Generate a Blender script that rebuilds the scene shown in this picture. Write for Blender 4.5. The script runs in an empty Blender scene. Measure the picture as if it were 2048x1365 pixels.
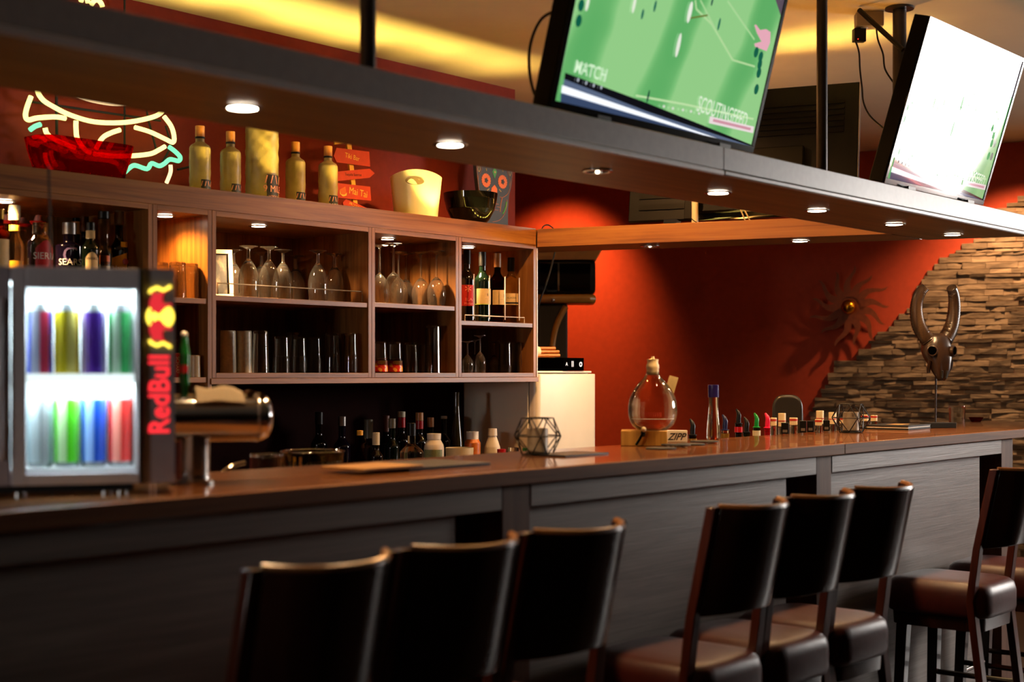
import bpy, bmesh, math, random
from mathutils import Vector, Matrix

random.seed(11)
sc = bpy.context.scene
COL = sc.collection
PI = math.pi
rad = math.radians

# ---------------------------------------------------------------- measuring
# x runs along the bar, y away from the customers, z up.  The camera stands at
# (0, 0, 1.40).  A pixel of the 2048x1365 photo is read as a sight line.
F, HX, HY, EYE = 2844.0, 1024.0, 745.0, 1.40
S, C = 0.6474, 0.7621


def ray(px, py):
    k = (px - HX) / F
    return Vector((C + S * k, S - C * k, -(py - HY) / F))


def on_y(px, py, Y):
    d = ray(px, py)
    t = Y / d.y
    return Vector((d.x * t, Y, EYE + d.z * t))


def on_z(px, py, z):
    d = ray(px, py)
    t = (z - EYE) / d.z
    return Vector((d.x * t, d.y * t, z))


def on_plane(px, py, p0, n):
    d = ray(px, py)
    o = Vector((0, 0, EYE))
    t = (Vector(p0) - o).dot(n) / d.dot(n)
    return o + d * t


def X_at(px, Y):
    d = ray(px, HY)
    return d.x / d.y * Y


def depth(px, Y):
    return Y / ray(px, HY).y


def mpp(px, Y):
    return depth(px, Y) / F


def z_at(px, py, Y):
    return EYE - (py - HY) * mpp(px, Y)


def facing(x, y, extra=0.0):
    return math.atan2(-x, y) + rad(extra)


# ---------------------------------------------------------------- materials
def lin(c):
    if isinstance(c, str):
        c = tuple(int(c[i:i + 2], 16) / 255 for i in (1, 3, 5))
    return tuple((v / 12.92 if v <= 0.04045 else ((v + 0.055) / 1.055) ** 2.4) for v in c[:3]) + (1.0,)


MATS = {}


def new_mat(name):
    m = bpy.data.materials.new(name)
    m.use_nodes = True
    nt = m.node_tree
    return m, nt, nt.nodes['Principled BSDF']


def setp(b, **kw):
    names = dict(rough='Roughness', metal='Metallic', trans='Transmission Weight', ior='IOR', coat='Coat Weight',
                 coatr='Coat Roughness', spec='Specular IOR Level', sub='Subsurface Weight')
    for k, v in kw.items():
        b.inputs[names[k]].default_value = v


def coords(nt, kind='Object', scale=(1, 1, 1), rot=(0, 0, 0)):
    tc = nt.nodes.new('ShaderNodeTexCoord')
    mp = nt.nodes.new('ShaderNodeMapping')
    mp.inputs['Scale'].default_value = scale
    mp.inputs['Rotation'].default_value = rot
    nt.links.new(tc.outputs[kind], mp.inputs['Vector'])
    return mp.outputs['Vector']


def noise(nt, vec, scale, detail=4, rough=0.55, dist=0.0):
    n = nt.nodes.new('ShaderNodeTexNoise')
    n.inputs['Scale'].default_value = scale
    n.inputs['Detail'].default_value = detail
    n.inputs['Roughness'].default_value = rough
    n.inputs['Distortion'].default_value = dist
    nt.links.new(vec, n.inputs['Vector'])
    return n.outputs['Fac']


def ramp(nt, fac, stops):
    r = nt.nodes.new('ShaderNodeValToRGB')
    els = r.color_ramp.elements
    els[0].position, els[0].color = stops[0][0], stops[0][1]
    els[1].position, els[1].color = stops[-1][0], stops[-1][1]
    for p, c in stops[1:-1]:
        e = els.new(p)
        e.color = c
    nt.links.new(fac, r.inputs['Fac'])
    return r.outputs['Color']


def bump(nt, b, h, strength=0.2, dist=0.01):
    n = nt.nodes.new('ShaderNodeBump')
    n.inputs['Strength'].default_value = strength
    n.inputs['Distance'].default_value = dist
    nt.links.new(h, n.inputs['Height'])
    nt.links.new(n.outputs['Normal'], b.inputs['Normal'])


def mat(name, col, vary=0.12, nscale=18.0, bumpy=0.0, emit=None, estr=0.0, **kw):
    """plain procedural surface: a colour with a slight cloudy variation"""
    if name in MATS:
        return MATS[name]
    m, nt, b = new_mat(name)
    c = lin(col)
    if vary:
        v = coords(nt)
        f = noise(nt, v, nscale)
        lo = tuple(x * (1 - vary) for x in c[:3]) + (1,)
        hi = tuple(min(1, x * (1 + vary)) for x in c[:3]) + (1,)
        nt.links.new(ramp(nt, f, [(0.3, lo), (0.7, hi)]), b.inputs['Base Color'])
        if bumpy:
            bump(nt, b, f, bumpy, 0.004)
    else:
        b.inputs['Base Color'].default_value = c
    setp(b, **kw)
    if emit:
        b.inputs['Emission Color'].default_value = lin(emit)
        b.inputs['Emission Strength'].default_value = estr
    MATS[name] = m
    return m


def glow(name, col, strength):
    if name in MATS:
        return MATS[name]
    m, nt, b = new_mat(name)
    b.inputs['Base Color'].default_value = (0, 0, 0, 1)
    b.inputs['Emission Color'].default_value = lin(col)
    b.inputs['Emission Strength'].default_value = strength
    setp(b, rough=0.4)
    MATS[name] = m
    return m


def wood(name, dark, mid, light, grain='X', scale=1.0, rough=0.35, bumps=0.05, coat=0.0, fine=1.0):
    if name in MATS:
        return MATS[name]
    m, nt, b = new_mat(name)
    along, across = 1.2 * scale, 22.0 * scale
    sc_ = {'X': (along, across, across), 'Y': (across, along, across), 'Z': (across, across, along)}[grain]
    v = coords(nt, scale=sc_)
    f1 = noise(nt, v, 1.0, 6, 0.6, 0.6)
    sc2 = {'X': (along * 2, across * 7, across * 7), 'Y': (across * 7, along * 2, across * 7), 'Z': (across * 7, across * 7, along * 2)}[grain]
    f2 = noise(nt, coords(nt, scale=sc2), 1.0, 3, 0.6)
    mx = nt.nodes.new('ShaderNodeMath')
    mx.operation = 'MULTIPLY_ADD'
    nt.links.new(f2, mx.inputs[0])
    mx.inputs[1].default_value = 0.35 * fine
    nt.links.new(f1, mx.inputs[2])
    sub = nt.nodes.new('ShaderNodeMath')
    sub.operation = 'SUBTRACT'
    nt.links.new(mx.outputs[0], sub.inputs[0])
    sub.inputs[1].default_value = 0.175 * fine
    nt.links.new(ramp(nt, sub.outputs[0], [(0.28, lin(dark)), (0.5, lin(mid)), (0.74, lin(light))]), b.inputs['Base Color'])
    setp(b, rough=rough, coat=coat)
    if bumps:
        bump(nt, b, sub.outputs[0], bumps, 0.003)
    MATS[name] = m
    return m


def glass(name, col='#ffffff', rough=0.0, ior=1.45, clear=0.0, haze=0.0):
    """glass; clear is the share that lets light straight through (very thin walls)"""
    if name in MATS:
        return MATS[name]
    m = bpy.data.materials.new(name)
    m.use_nodes = True
    nt = m.node_tree
    nt.nodes.clear()
    out = nt.nodes.new('ShaderNodeOutputMaterial')
    g = nt.nodes.new('ShaderNodeBsdfGlass')
    g.inputs['Color'].default_value = lin(col)
    g.inputs['Roughness'].default_value = rough
    g.inputs['IOR'].default_value = ior
    if rough > 0.1:
        f = noise(nt, coords(nt), 60.0)
        bn = nt.nodes.new('ShaderNodeBump')
        bn.inputs['Strength'].default_value = 0.2
        nt.links.new(f, bn.inputs['Height'])
        nt.links.new(bn.outputs['Normal'], g.inputs['Normal'])
    surf = g.outputs[0]
    if haze:      # the faint bloom of washed bar glass
        df = nt.nodes.new('ShaderNodeBsdfDiffuse')
        df.inputs['Color'].default_value = (.9, .9, .88, 1)
        hx_ = nt.nodes.new('ShaderNodeMixShader')
        hx_.inputs['Fac'].default_value = haze
        nt.links.new(surf, hx_.inputs[1])
        nt.links.new(df.outputs[0], hx_.inputs[2])
        surf = hx_.outputs[0]
    if clear:
        t = nt.nodes.new('ShaderNodeBsdfTransparent')
        t.inputs['Color'].default_value = lin(col)
        mx = nt.nodes.new('ShaderNodeMixShader')
        mx.inputs['Fac'].default_value = clear
        nt.links.new(surf, mx.inputs[1])
        nt.links.new(t.outputs[0], mx.inputs[2])
        nt.links.new(mx.outputs[0], out.inputs['Surface'])
    else:
        nt.links.new(surf, out.inputs['Surface'])
    MATS[name] = m
    return m


# ---------------------------------------------------------------- mesh building
class MB:
    def __init__(self, M=None):
        self.v, self.f = [], []
        self.M = M or Matrix.Identity(4)

    def add(self, vs, fs, M=None):
        b = len(self.v)
        T = self.M @ M if M is not None else self.M
        self.v.extend(T @ Vector(p) for p in vs)
        self.f.extend(tuple(b + i for i in q) for q in fs)
        return self

    def box(self, x0, x1, y0, y1, z0, z1, M=None):
        vs = [(x0, y0, z0), (x1, y0, z0), (x1, y1, z0), (x0, y1, z0), (x0, y0, z1), (x1, y0, z1), (x1, y1, z1), (x0, y1, z1)]
        return self.add(vs, [(0, 3, 2, 1), (4, 5, 6, 7), (0, 1, 5, 4), (1, 2, 6, 5), (2, 3, 7, 6), (3, 0, 4, 7)], M)

    def cbox(self, cx, cy, cz, sx, sy, sz, M=None):
        return self.box(cx - sx / 2, cx + sx / 2, cy - sy / 2, cy + sy / 2, cz - sz / 2, cz + sz / 2, M)

    def prism(self, poly, z0, z1, M=None):
        n = len(poly)
        vs = [(x, y, z0) for x, y in poly] + [(x, y, z1) for x, y in poly]
        fs = [tuple(range(n))[::-1], tuple(range(n, 2 * n))] + [(i, (i + 1) % n, n + (i + 1) % n, n + i) for i in range(n)]
        return self.add(vs, fs, M)

    def xz_prism(self, poly, y0, y1, M=None):
        """polygon given in (x, z), thick along y"""
        n = len(poly)
        vs = [(x, y0, z) for x, z in poly] + [(x, y1, z) for x, z in poly]
        fs = [tuple(range(n)), tuple(range(n, 2 * n))[::-1]] + [(i, n + i, n + (i + 1) % n, (i + 1) % n) for i in range(n)]
        return self.add(vs, fs, M)

    def lathe(self, prof, n=32, M=None, a0=0.0, a1=2 * PI, fn=None):
        """profile of (radius, z); radius 0 makes a pole; closed all round unless a0/a1 cut it"""
        vs, fs, rows = [], [], []
        dense = [prof[0]]
        for (r0_, z0_), (r1_, z1_) in zip(prof, prof[1:]):      # holding loops keep long straight walls shading straight
            d_ = math.hypot(r1_ - r0_, z1_ - z0_)
            if d_ > 0.018 and r0_ > 1e-9 and r1_ > 1e-9:
                k_ = 0.0025 / d_
                dense += [(r0_ + (r1_ - r0_) * k_, z0_ + (z1_ - z0_) * k_), (r1_ + (r0_ - r1_) * k_, z1_ + (z0_ - z1_) * k_)]
            dense.append((r1_, z1_))
        prof = dense
        full = abs(a1 - a0 - 2 * PI) < 1e-6
        cols = n if full else n + 1
        for r, z in prof:
            if r <= 1e-9:
                rows.append([len(vs)])
                vs.append((0, 0, z))
            else:
                row = []
                for j in range(cols):
                    a = a0 + (a1 - a0) * j / n
                    p = (r * math.cos(a), r * math.sin(a), z)
                    if fn:
                        p = fn(p, a)
                    row.append(len(vs))
                    vs.append(p)
                rows.append(row)
        for i in range(len(rows) - 1):
            A, B = rows[i], rows[i + 1]
            for j in range(n):
                k = (j + 1) % cols
                if len(A) == 1 and len(B) == 1:
                    continue
                if len(A) == 1:
                    fs.append((A[0], B[k], B[j]))
                elif len(B) == 1:
                    fs.append((A[j], A[k], B[0]))
                else:
                    fs.append((A[j], A[k], B[k], B[j]))
        return self.add(vs, fs, M)

    def cyl(self, p0, p1, r0, r1=None, n=16):
        r1 = r0 if r1 is None else r1
        p0, p1 = Vector(p0), Vector(p1)
        d = p1 - p0
        M = Matrix.Translation(p0) @ d.to_track_quat('Z', 'Y').to_matrix().to_4x4()
        L = d.length
        return self.lathe([(0, 0), (r0, 0), (r1, L), (0, L)], n, M)

    def tube(self, pts, r, n=8, closed=False):
        pts = [Vector(p) for p in pts]
        rs = r if isinstance(r, (list, tuple)) else [r] * len(pts)
        N = len(pts)
        vs, fs = [], []
        up = None
        for i, p in enumerate(pts):
            if closed:
                t = pts[(i + 1) % N] - pts[i - 1]
            else:
                t = pts[min(i + 1, N - 1)] - pts[max(i - 1, 0)]
            t = t.normalized() if t.length > 1e-9 else Vector((0, 0, 1))
            if up is None:
                up = Vector((0, 0, 1)) if abs(t.z) < 0.9 else Vector((1, 0, 0))
            a = (up - t * up.dot(t))
            a = a.normalized() if a.length > 1e-6 else t.orthogonal().normalized()
            up = a
            b = t.cross(a)
            for j in range(n):
                ang = 2 * PI * j / n
                vs.append(p + (a * math.cos(ang) + b * math.sin(ang)) * rs[i])
        segs = N if closed else N - 1
        for i in range(segs):
            A, B = i * n, ((i + 1) % N) * n
            for j in range(n):
                k = (j + 1) % n
                fs.append((A + j, A + k, B + k, B + j))
        if not closed:
            fs.append(tuple(range(n))[::-1])
            fs.append(tuple(range((N - 1) * n, N * n)))
        return self.add(vs, fs)

    def loft(self, rings, closed_ends=True, M=None):
        n = len(rings[0])
        vs = [p for r in rings for p in r]
        fs = []
        for i in range(len(rings) - 1):
            for j in range(n):
                k = (j + 1) % n
                fs.append((i * n + j, i * n + k, (i + 1) * n + k, (i + 1) * n + j))
        if closed_ends:
            fs.append(tuple(range(n))[::-1])
            fs.append(tuple(range((len(rings) - 1) * n, len(rings) * n)))
        return self.add(vs, fs, M)

    def sphere(self, c, r, n=16, sx=1, sy=1, sz=1):
        prof = [(0, -r)] + [(r * math.cos(-PI / 2 + PI * i / (n // 2)), r * math.sin(-PI / 2 + PI * i / (n // 2))) for i in range(1, n // 2)] + [(0, r)]
        return self.lathe(prof, n, Matrix.Translation(c) @ Matrix.Diagonal((sx, sy, sz, 1)))

    def build(self, name, m, parent=None, smooth=True, bevel=0.0, angle=38, label=None, seg=2, closed=True):
        me = bpy.data.meshes.new(name)
        me.from_pydata([tuple(p) for p in self.v], [], self.f)
        bm = bmesh.new()
        bm.from_mesh(me)
        if closed:
            bmesh.ops.recalc_face_normals(bm, faces=bm.faces)
        bm.to_mesh(me)
        bm.free()
        if smooth:
            me.polygons.foreach_set('use_smooth', [True] * len(me.polygons))
            me.set_sharp_from_angle(angle=rad(angle))
        me.materials.append(m)
        o = bpy.data.objects.new(name, me)
        COL.objects.link(o)
        if parent is not None:
            o.parent = parent
        if bevel:
            bv = o.modifiers.new('Bevel', 'BEVEL')
            bv.width = bevel
            bv.segments = seg
            bv.limit_method = 'ANGLE'
            bv.angle_limit = rad(50)
        if label:
            o['label'] = label
        return o


def tag(o, label, cat, group=None):
    o['label'] = label
    o['category'] = cat
    if group:
        o['group'] = group
    return o


def struct(o, label=None):
    o['kind'] = 'structure'
    if label:
        o['label'] = label
    return o


def thing(name, label, cat, loc=(0, 0, 0), rz=0.0, group=None):
    o = bpy.data.objects.new(name, None)
    o.empty_display_size = 0.05
    COL.objects.link(o)
    o.location = loc
    o.rotation_euler = (0, 0, rz)
    return tag(o, label, cat, group)


def copy_tree(o, loc=None, rz=None, label=None, group=None, scale=None):
    def rec(src, parent):
        c = src.copy()
        COL.objects.link(c)
        if parent is not None:
            c.parent = parent
        for ch in list(src.children):
            rec(ch, c)
        return c
    c = rec(o, None)
    if loc is not None:
        c.location = loc
    if rz is not None:
        c.rotation_euler = (0, 0, rz)
    if label:
        c['label'] = label
    if group:
        c['group'] = group
    if scale:
        c.scale = scale
    return c



# ---------------------------------------------------------------- lettering
TEXTS = {}


def text_geo(s, size=1.0, shear=0.0, bold=0.0):
    """verts, faces of a line of lettering centred on the origin in the x-z plane, cap height about size, facing -y"""
    key = (s, shear, bold)
    if key not in TEXTS:
        cu = bpy.data.curves.new('lettering', 'FONT')
        cu.body = s
        cu.align_x, cu.align_y = 'CENTER', 'CENTER'
        cu.size = 1.4
        cu.shear = shear
        cu.offset = bold
        cu.resolution_u = 3
        o = bpy.data.objects.new('lettering', cu)
        COL.objects.link(o)
        dg = bpy.context.evaluated_depsgraph_get()
        me = bpy.data.meshes.new_from_object(o.evaluated_get(dg))
        vs = [(v.co.x, v.co.y) for v in me.vertices]
        fs = [tuple(p.vertices) for p in me.polygons]
        bpy.data.objects.remove(o)
        bpy.data.curves.remove(cu)
        bpy.data.meshes.remove(me)
        TEXTS[key] = (vs, fs)
    vs, fs = TEXTS[key]
    return [(x * size, 0.0, y * size) for x, y in vs], fs


def put_text(mb, s, size, M=None, shear=0.0, bold=0.0, sx=1.0, r=None, z=0.0, a=0.0, turn=0.0):
    """flat lettering under M, or (r given) wrapped on an upright cylinder of radius r, at height z, a radians round from -y"""
    vs, fs = text_geo(s, size, shear, bold)
    vs = [(x * sx, y, zz) for x, y, zz in vs]
    if turn:
        c_, s_ = math.cos(turn), math.sin(turn)
        vs = [(x * c_ - zz * s_, y, x * s_ + zz * c_) for x, y, zz in vs]
    if r:
        vs = [(r * math.sin(a + x / r), -r * math.cos(a + x / r), z + zz) for x, y, zz in vs]
    return mb.add(vs, fs, M)


def wrap_sheet(mb, r, z0, z1, a0, a1, t=0.0006, n=14, top=None):
    """a paper label bent round an upright cylinder; angles from -y, counter-clockwise positive towards +x"""
    rows = 10 if top else 1
    vs, fs = [], []
    for lay in (r, r + t):
        for i in range(rows + 1):
            for j in range(n + 1):
                a = a0 + (a1 - a0) * j / n
                u = j / n * 2 - 1
                zt = top(u) if top else 0.0
                z = z0 + (z1 + zt - z0) * i / rows
                vs.append((lay * math.sin(a), -lay * math.cos(a), z))
    st = n + 1
    half = (rows + 1) * st
    for i in range(rows):
        for j in range(n):
            a = i * st + j
            fs.append((a, a + 1, a + 1 + st, a + st))
            fs.append((half + a, half + a + st, half + a + 1 + st, half + a + 1))
    for j in range(n):
        fs.append((j, half + j, half + j + 1, j + 1))
        a = rows * st + j
        fs.append((a, a + 1, half + a + 1, half + a))
    for i in range(rows):
        a = i * st
        fs.append((a, a + st, half + a + st, half + a))
        a = i * st + n
        fs.append((a, half + a, half + a + st, a + st))
    return mb.add(vs, fs)


def arc(cx, cy, r, a0, a1, n):
    return [(cx + r * math.cos(a0 + (a1 - a0) * i / n), cy + r * math.sin(a0 + (a1 - a0) * i / n)) for i in range(n + 1)]


def smooth_path(pts, n=6):
    """Catmull-Rom through the points"""
    out = []
    P = [Vector(p) for p in pts]
    for i in range(len(P) - 1):
        p0, p1, p2, p3 = P[max(i - 1, 0)], P[i], P[i + 1], P[min(i + 2, len(P) - 1)]
        for j in range(n):
            t = j / n
            out.append(0.5 * ((2 * p1) + (p2 - p0) * t + (2 * p0 - 5 * p1 + 4 * p2 - p3) * t * t + (3 * p1 - p0 - 3 * p2 + p3) * t ** 3))
    out.append(P[-1])
    return out


def lamp(name, kind, loc, power, col, size=0.03, angle=100, blend=0.7, aim=None, sy=None, spread=None):
    l = bpy.data.lights.new(name, kind)
    l.energy = power
    l.color = lin(col)[:3]
    if kind in ('SPOT', 'POINT'):
        l.shadow_soft_size = size
    if kind == 'SPOT':
        l.spot_size = rad(angle)
        l.spot_blend = blend
    if kind == 'AREA':
        l.shape = 'RECTANGLE'
        l.size = size
        l.size_y = sy or size
        if spread:
            l.spread = rad(spread)
    o = bpy.data.objects.new(name, l)
    COL.objects.link(o)
    o.location = loc
    if aim is not None:
        o.rotation_euler = (Vector(aim) - Vector(loc)).to_track_quat('-Z', 'Y').to_euler()
    return o

# ================================================================ materials in use
W_SHELF_X = wood('walnut_x', '#5a3414', '#8a5a2a', '#a4743a', 'X', 1.0, 0.38)
W_SHELF_Z = wood('walnut_z', '#543012', '#845526', '#9c6c36', 'Z', 1.0, 0.40)
W_BEAM = wood('walnut_beam', '#653a10', '#9a6424', '#b07a34', 'X', 0.8, 0.36)
W_SOFFIT = wood('walnut_soffit', '#583c14', '#7a5622', '#8e6830', 'X', 0.8, 0.42)
W_BAR = wood('bar_top_wood', '#412413', '#663c1b', '#7a4c27', 'X', 1.0, 0.22, 0.03, 0.3)
W_EDGE = wood('bar_edge_wood', '#552f12', '#744622', '#885832', 'X', 1.0, 0.6)
W_DARK = wood('stool_wood', '#1a0a05', '#2a1109', '#381a0e', 'Z', 0.7, 0.24, 0.02, 0.25)
W_POST = wood('post_wood', '#46291a', '#5c3a26', '#6c4832', 'Z', 1.0, 0.6)
PANEL = wood('grey_panel', '#6a605a', '#7b7069', '#8a7f77', 'X', 1.6, 0.42, 0.22, 0.0, 1.6)
FASCIA = mat('grey_laminate', '#a09a9a', 0.06, 40.0, 0.02, rough=0.42)
LIP = mat('pale_grey_laminate', '#c8c4c6', 0.05, 40.0, rough=0.40)
for m_, v_ in ((W_EDGE, .2), (W_POST, .25)):
    setp(m_.node_tree.nodes['Principled BSDF'], spec=v_)
RED_SHADE = mat('shaded_red_plaster', '#7e220e', 0.08, 26.0, 0.15, rough=0.85)  # same red plaster as the far wall, coloured darker for its weaker light
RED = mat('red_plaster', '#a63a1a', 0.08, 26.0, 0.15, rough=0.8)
CEIL = mat('ceiling_paint', '#d8cbb4', 0.03, 5.0, 0.05, rough=0.9)
FLOOR = wood('floor_wood', '#1c1410', '#2a1d15', '#352620', 'X', 0.6, 0.4)
DARKWALL = mat('dark_plaster', '#5a4636', 0.08, 12.0, 0.1, rough=0.85)
BLACK = mat('black_plastic', '#090909', 0.2, 30, rough=0.38, spec=0.3)
DEEP = mat('deep_black', '#020202', 0.0, rough=1.0, spec=0.0)
GLOSSBLACK = mat('gloss_black', '#050505', 0.0, rough=0.05, spec=0.28)
MATBLACK = mat('matt_black', '#0b0a0a', 0.2, 30, rough=0.7)
STEEL = mat('brushed_steel', '#b4b0aa', 0.08, 50, rough=0.22, metal=1.0)
CHROME = mat('chrome', '#d8d8d8', 0.02, 20, rough=0.08, metal=1.0)
POLE = mat('pole_metal', '#4a4546', 0.1, 30, rough=0.35, metal=0.8)
BRASS = mat('brass', '#b98a3c', 0.1, 30, rough=0.25, metal=1.0)
WHITEP = mat('white_plastic', '#e6dfd2', 0.04, 20, rough=0.35)
CREAM = mat('cream_paper', '#d9bf86', 0.06, 60, rough=0.6)

# ================================================================ camera
cam = bpy.data.cameras.new('camera')
cam.sensor_width = 36.0
cam.lens = F / 2048 * 36.0
cam.shift_y = (HY - 682.5) / 2048
cam.dof.use_dof = True
cam.dof.focus_distance = 5.9
cam.dof.aperture_fstop = 2.4
cam.clip_start = 0.05
co = bpy.data.objects.new('camera', cam)
COL.objects.link(co)
co.location = (0, 0, EYE)
co.rotation_euler = (PI / 2, 0, math.atan2(S, C) - PI / 2)
sc.camera = co

# ================================================================ the room
CZ = 2.81
YF = 4.11            # front of the shelf units
YW = 4.58            # back wall
XC = X_at(1030, YW)  # outer corner of the back wall
EW = Vector((0.297, -0.955, 0)).normalized()     # along the far wall, towards the customers
NW = Vector((-EW.y, EW.x, 0)) * -1               # into the room
W0 = Vector((8.488, 3.74, 0))


def far_pt(px, py, off=0.0):
    return on_plane(px, py, W0 + NW * off, NW)


def far_sz(px, py, off=0.0):
    p = far_pt(px, py, off)
    return (p - W0).dot(EW), p.z


def far_M(off=0.0):
    """local x along the far wall (towards the picture's right), local -y out of the wall into the room, z up"""
    M = Matrix.Identity(4)
    M.col[0][:3] = EW
    M.col[1][:3] = -NW
    M.col[2][:3] = (0, 0, 1)
    M.col[3][:3] = W0 + NW * off
    return M


floor = struct(MB().prism([(-3, -4.5), (11.2, -4.5), (7.1, 8.2), (-3, 8.2)], -0.1, 0).build('floor', FLOOR, smooth=False))
ceil = struct(MB().prism([(-3, -4.5), (11.2, -4.5), (7.1, 8.2), (-3, 8.2)], CZ, CZ + 0.1).build('ceiling', CEIL, smooth=False))
struct(MB().box(-3, XC, YW, 8.2, 0, CZ).build('wall_back', RED_SHADE, smooth=False))
V0, V1, V2, V3 = 2.34, 2.9, 1.28, 1.72      # small unseen window, added to brighten the drinks fridge front
struct(MB().box(-3.1, -3, -4.5, V0, 0, CZ).box(-3.1, -3, V1, 8.2, 0, CZ).box(-3.1, -3, V0, V1, 0, V2).box(-3.1, -3, V0, V1, V3, CZ).build('wall_left', DARKWALL, smooth=False))
struct(MB().box(-3.08, -3.03, V0, V0 + .03, V2, V3).box(-3.08, -3.03, V1 - .03, V1, V2, V3).box(-3.08, -3.03, V0 + .03, V1 - .03, V2, V2 + .03).box(-3.08, -3.03, V0 + .03, V1 - .03, V3 - .03, V3).build('added_window', WHITEP, smooth=False))
struct(MB().box(-3, 11.3, -4.6, -4.5, 0, CZ).build('wall_front', DARKWALL, smooth=False))
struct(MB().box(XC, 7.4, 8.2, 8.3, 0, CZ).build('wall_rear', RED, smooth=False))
WS0, WS1, WZ0, WZ1 = 3.36, 5.7, 1.47, 2.68      # window opening in the far wall
fw = MB(far_M())
fw.box(-4.8, WS0, 0, 0.2, 0, CZ).box(WS1, 9.2, 0, 0.2, 0, CZ).box(WS0, WS1, 0, 0.2, 0, WZ0).box(WS0, WS1, 0, 0.2, WZ1, CZ)
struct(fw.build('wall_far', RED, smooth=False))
wf = struct(MB(far_M()).box(WS0, WS1, 0.1, 0.15, WZ0, WZ0 + 0.06).box(WS0, WS1, 0.1, 0.15, WZ1 - 0.06, WZ1)
            .box(WS0, WS0 + 0.06, 0.1, 0.15, WZ0 + 0.06, WZ1 - 0.06).box(WS1 - 0.06, WS1, 0.1, 0.15, WZ0 + 0.06, WZ1 - 0.06)
            .box((WS0 + WS1) / 2 - 0.03, (WS0 + WS1) / 2 + 0.03, 0.1, 0.15, WZ0 + 0.06, WZ1 - 0.06).build('window_1', WHITEP, smooth=False))

# partition between the bar and the window side of the room, out to the right of the stools
struct(MB().box(6.35, 6.55, -4.5, 0.85, 0, CZ).build('wall_right', DARKWALL, smooth=False))

# ---- stone cladding on the far wall, right of a stepped curve
edge_px = [(2060, 385), (2048, 395), (2005, 425), (1969, 480), (1929, 492), (1911, 509), (1865, 538), (1855, 563), (1837, 615), (1800, 640),
           (1741, 695), (1720, 717), (1683, 723), (1674, 741), (1661, 772), (1643, 803), (1625, 850), (1600, 930)]
edge = [far_sz(*p) for p in edge_px]          # (s, z), falling


def edge_s(z):
    if z >= edge[0][1]:
        return edge[0][0] + (z - edge[0][1]) * 0.9
    for (s0, z0), (s1, z1) in zip(edge, edge[1:]):
        if z1 <= z <= z0:
            return s1 + (s0 - s1) * (z - z1) / (z0 - z1 + 1e-9)
    return edge[-1][0]


STONE = None
m, nt, b = new_mat('split_stone')
v = coords(nt, scale=(3, 3, 10))
f1 = noise(nt, v, 2.2, 5, 0.6, 0.3)
nt.links.new(ramp(nt, f1, [(0.3, lin('#5c5042')), (0.5, lin('#7c6c56')), (0.72, lin('#96866e'))]), b.inputs['Base Color'])
setp(b, rough=0.85)
bump(nt, b, noise(nt, coords(nt, scale=(6, 6, 30)), 3.0, 5), 0.5, 0.012)
STONE = m
st = MB(far_M())
z, row, R = 0.002, 0, random.Random(5)
while z < CZ - 0.005:
    h = R.choice((0.020, 0.026, 0.032, 0.038))
    h = min(h, CZ - 0.002 - z)
    s = edge_s(z + h / 2) - R.uniform(0, 0.05)
    while s < 2.6:
        w = R.uniform(0.07, 0.22)
        d0, d1 = R.uniform(0.008, 0.032), R.uniform(0.008, 0.032)
        t = R.uniform(-0.004, 0.004)
        lean = R.uniform(-0.006, 0.01)
        vs = [(s, 0, z), (s + w, 0, z), (s + w, 0, z + h), (s, 0, z + h),
              (s, -d0, z + 0.002 + t), (s + w * 0.5, -(d0 + d1) / 2 - R.uniform(-.004, .006), z + 0.002 + R.uniform(-.003, .004)), (s + w, -d1, z + 0.002),
              (s + w, -d1 - lean, z + h - 0.002 - t), (s + w * 0.5, -(d0 + d1) / 2 - lean - R.uniform(-.004, .006), z + h - 0.002 + R.uniform(-.003, .003)), (s, -d0 - lean, z + h - 0.002)]
        st.add(vs, [(4, 5, 8, 9), (5, 6, 7, 8), (0, 1, 6, 5, 4), (3, 9, 8, 7, 2), (0, 4, 9, 3), (1, 2, 7, 6)])
        s += w + 0.0015
    z += h + 0.0015
struct(st.build('wall_stone', STONE, smooth=False, closed=True), 'split stone cladding with a wavy edge on the far red wall')

# ================================================================ bar
YB0, YB1, ZB = 2.24, 2.77, 1.16


def bx(px, Y=2.24):
    return X_at(px, Y)


seam = bx(1690, YB0)
bt = thing('bar_worktop', 'long brown wooden bar top running past the stools', 'bar top', (2.5, 2.5, ZB))
for x0, x1 in ((-0.9, seam - 0.0008), (seam + 0.0008, 6.85)):
    MB().box(x0 - 2.5, x1 - 2.5, YB0 + 0.012 - 2.5, YB1 - 2.5, -0.035, 0).build('top_board', W_BAR, bt, bevel=0.003)
    MB().box(x0 - 2.5, x1 - 2.5, YB0 - 2.5, YB0 + 0.0115 - 2.5, -0.036, 0.0003).build('front_edging', W_EDGE, bt, bevel=0.0025)
bf = thing('bar_counter', 'grey panelled front of the bar with brown posts', 'bar front', (2.5, 2.4, 0))
posts = [(-0.50, -0.40), (1.07, 1.175), (bx(1005, 2.27), bx(1060, 2.27)), (bx(1633, 2.27), bx(1657, 2.27) + 0.02), (bx(2003, 2.27), bx(2022, 2.27) + 0.02)]
for i, (a, b_) in enumerate(posts):
    MB().box(a - 2.5, b_ - 2.5, 2.27 - 2.4, 2.50 - 2.4, 0, 1.123).build('post', W_POST, bf, bevel=0.002)
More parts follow.
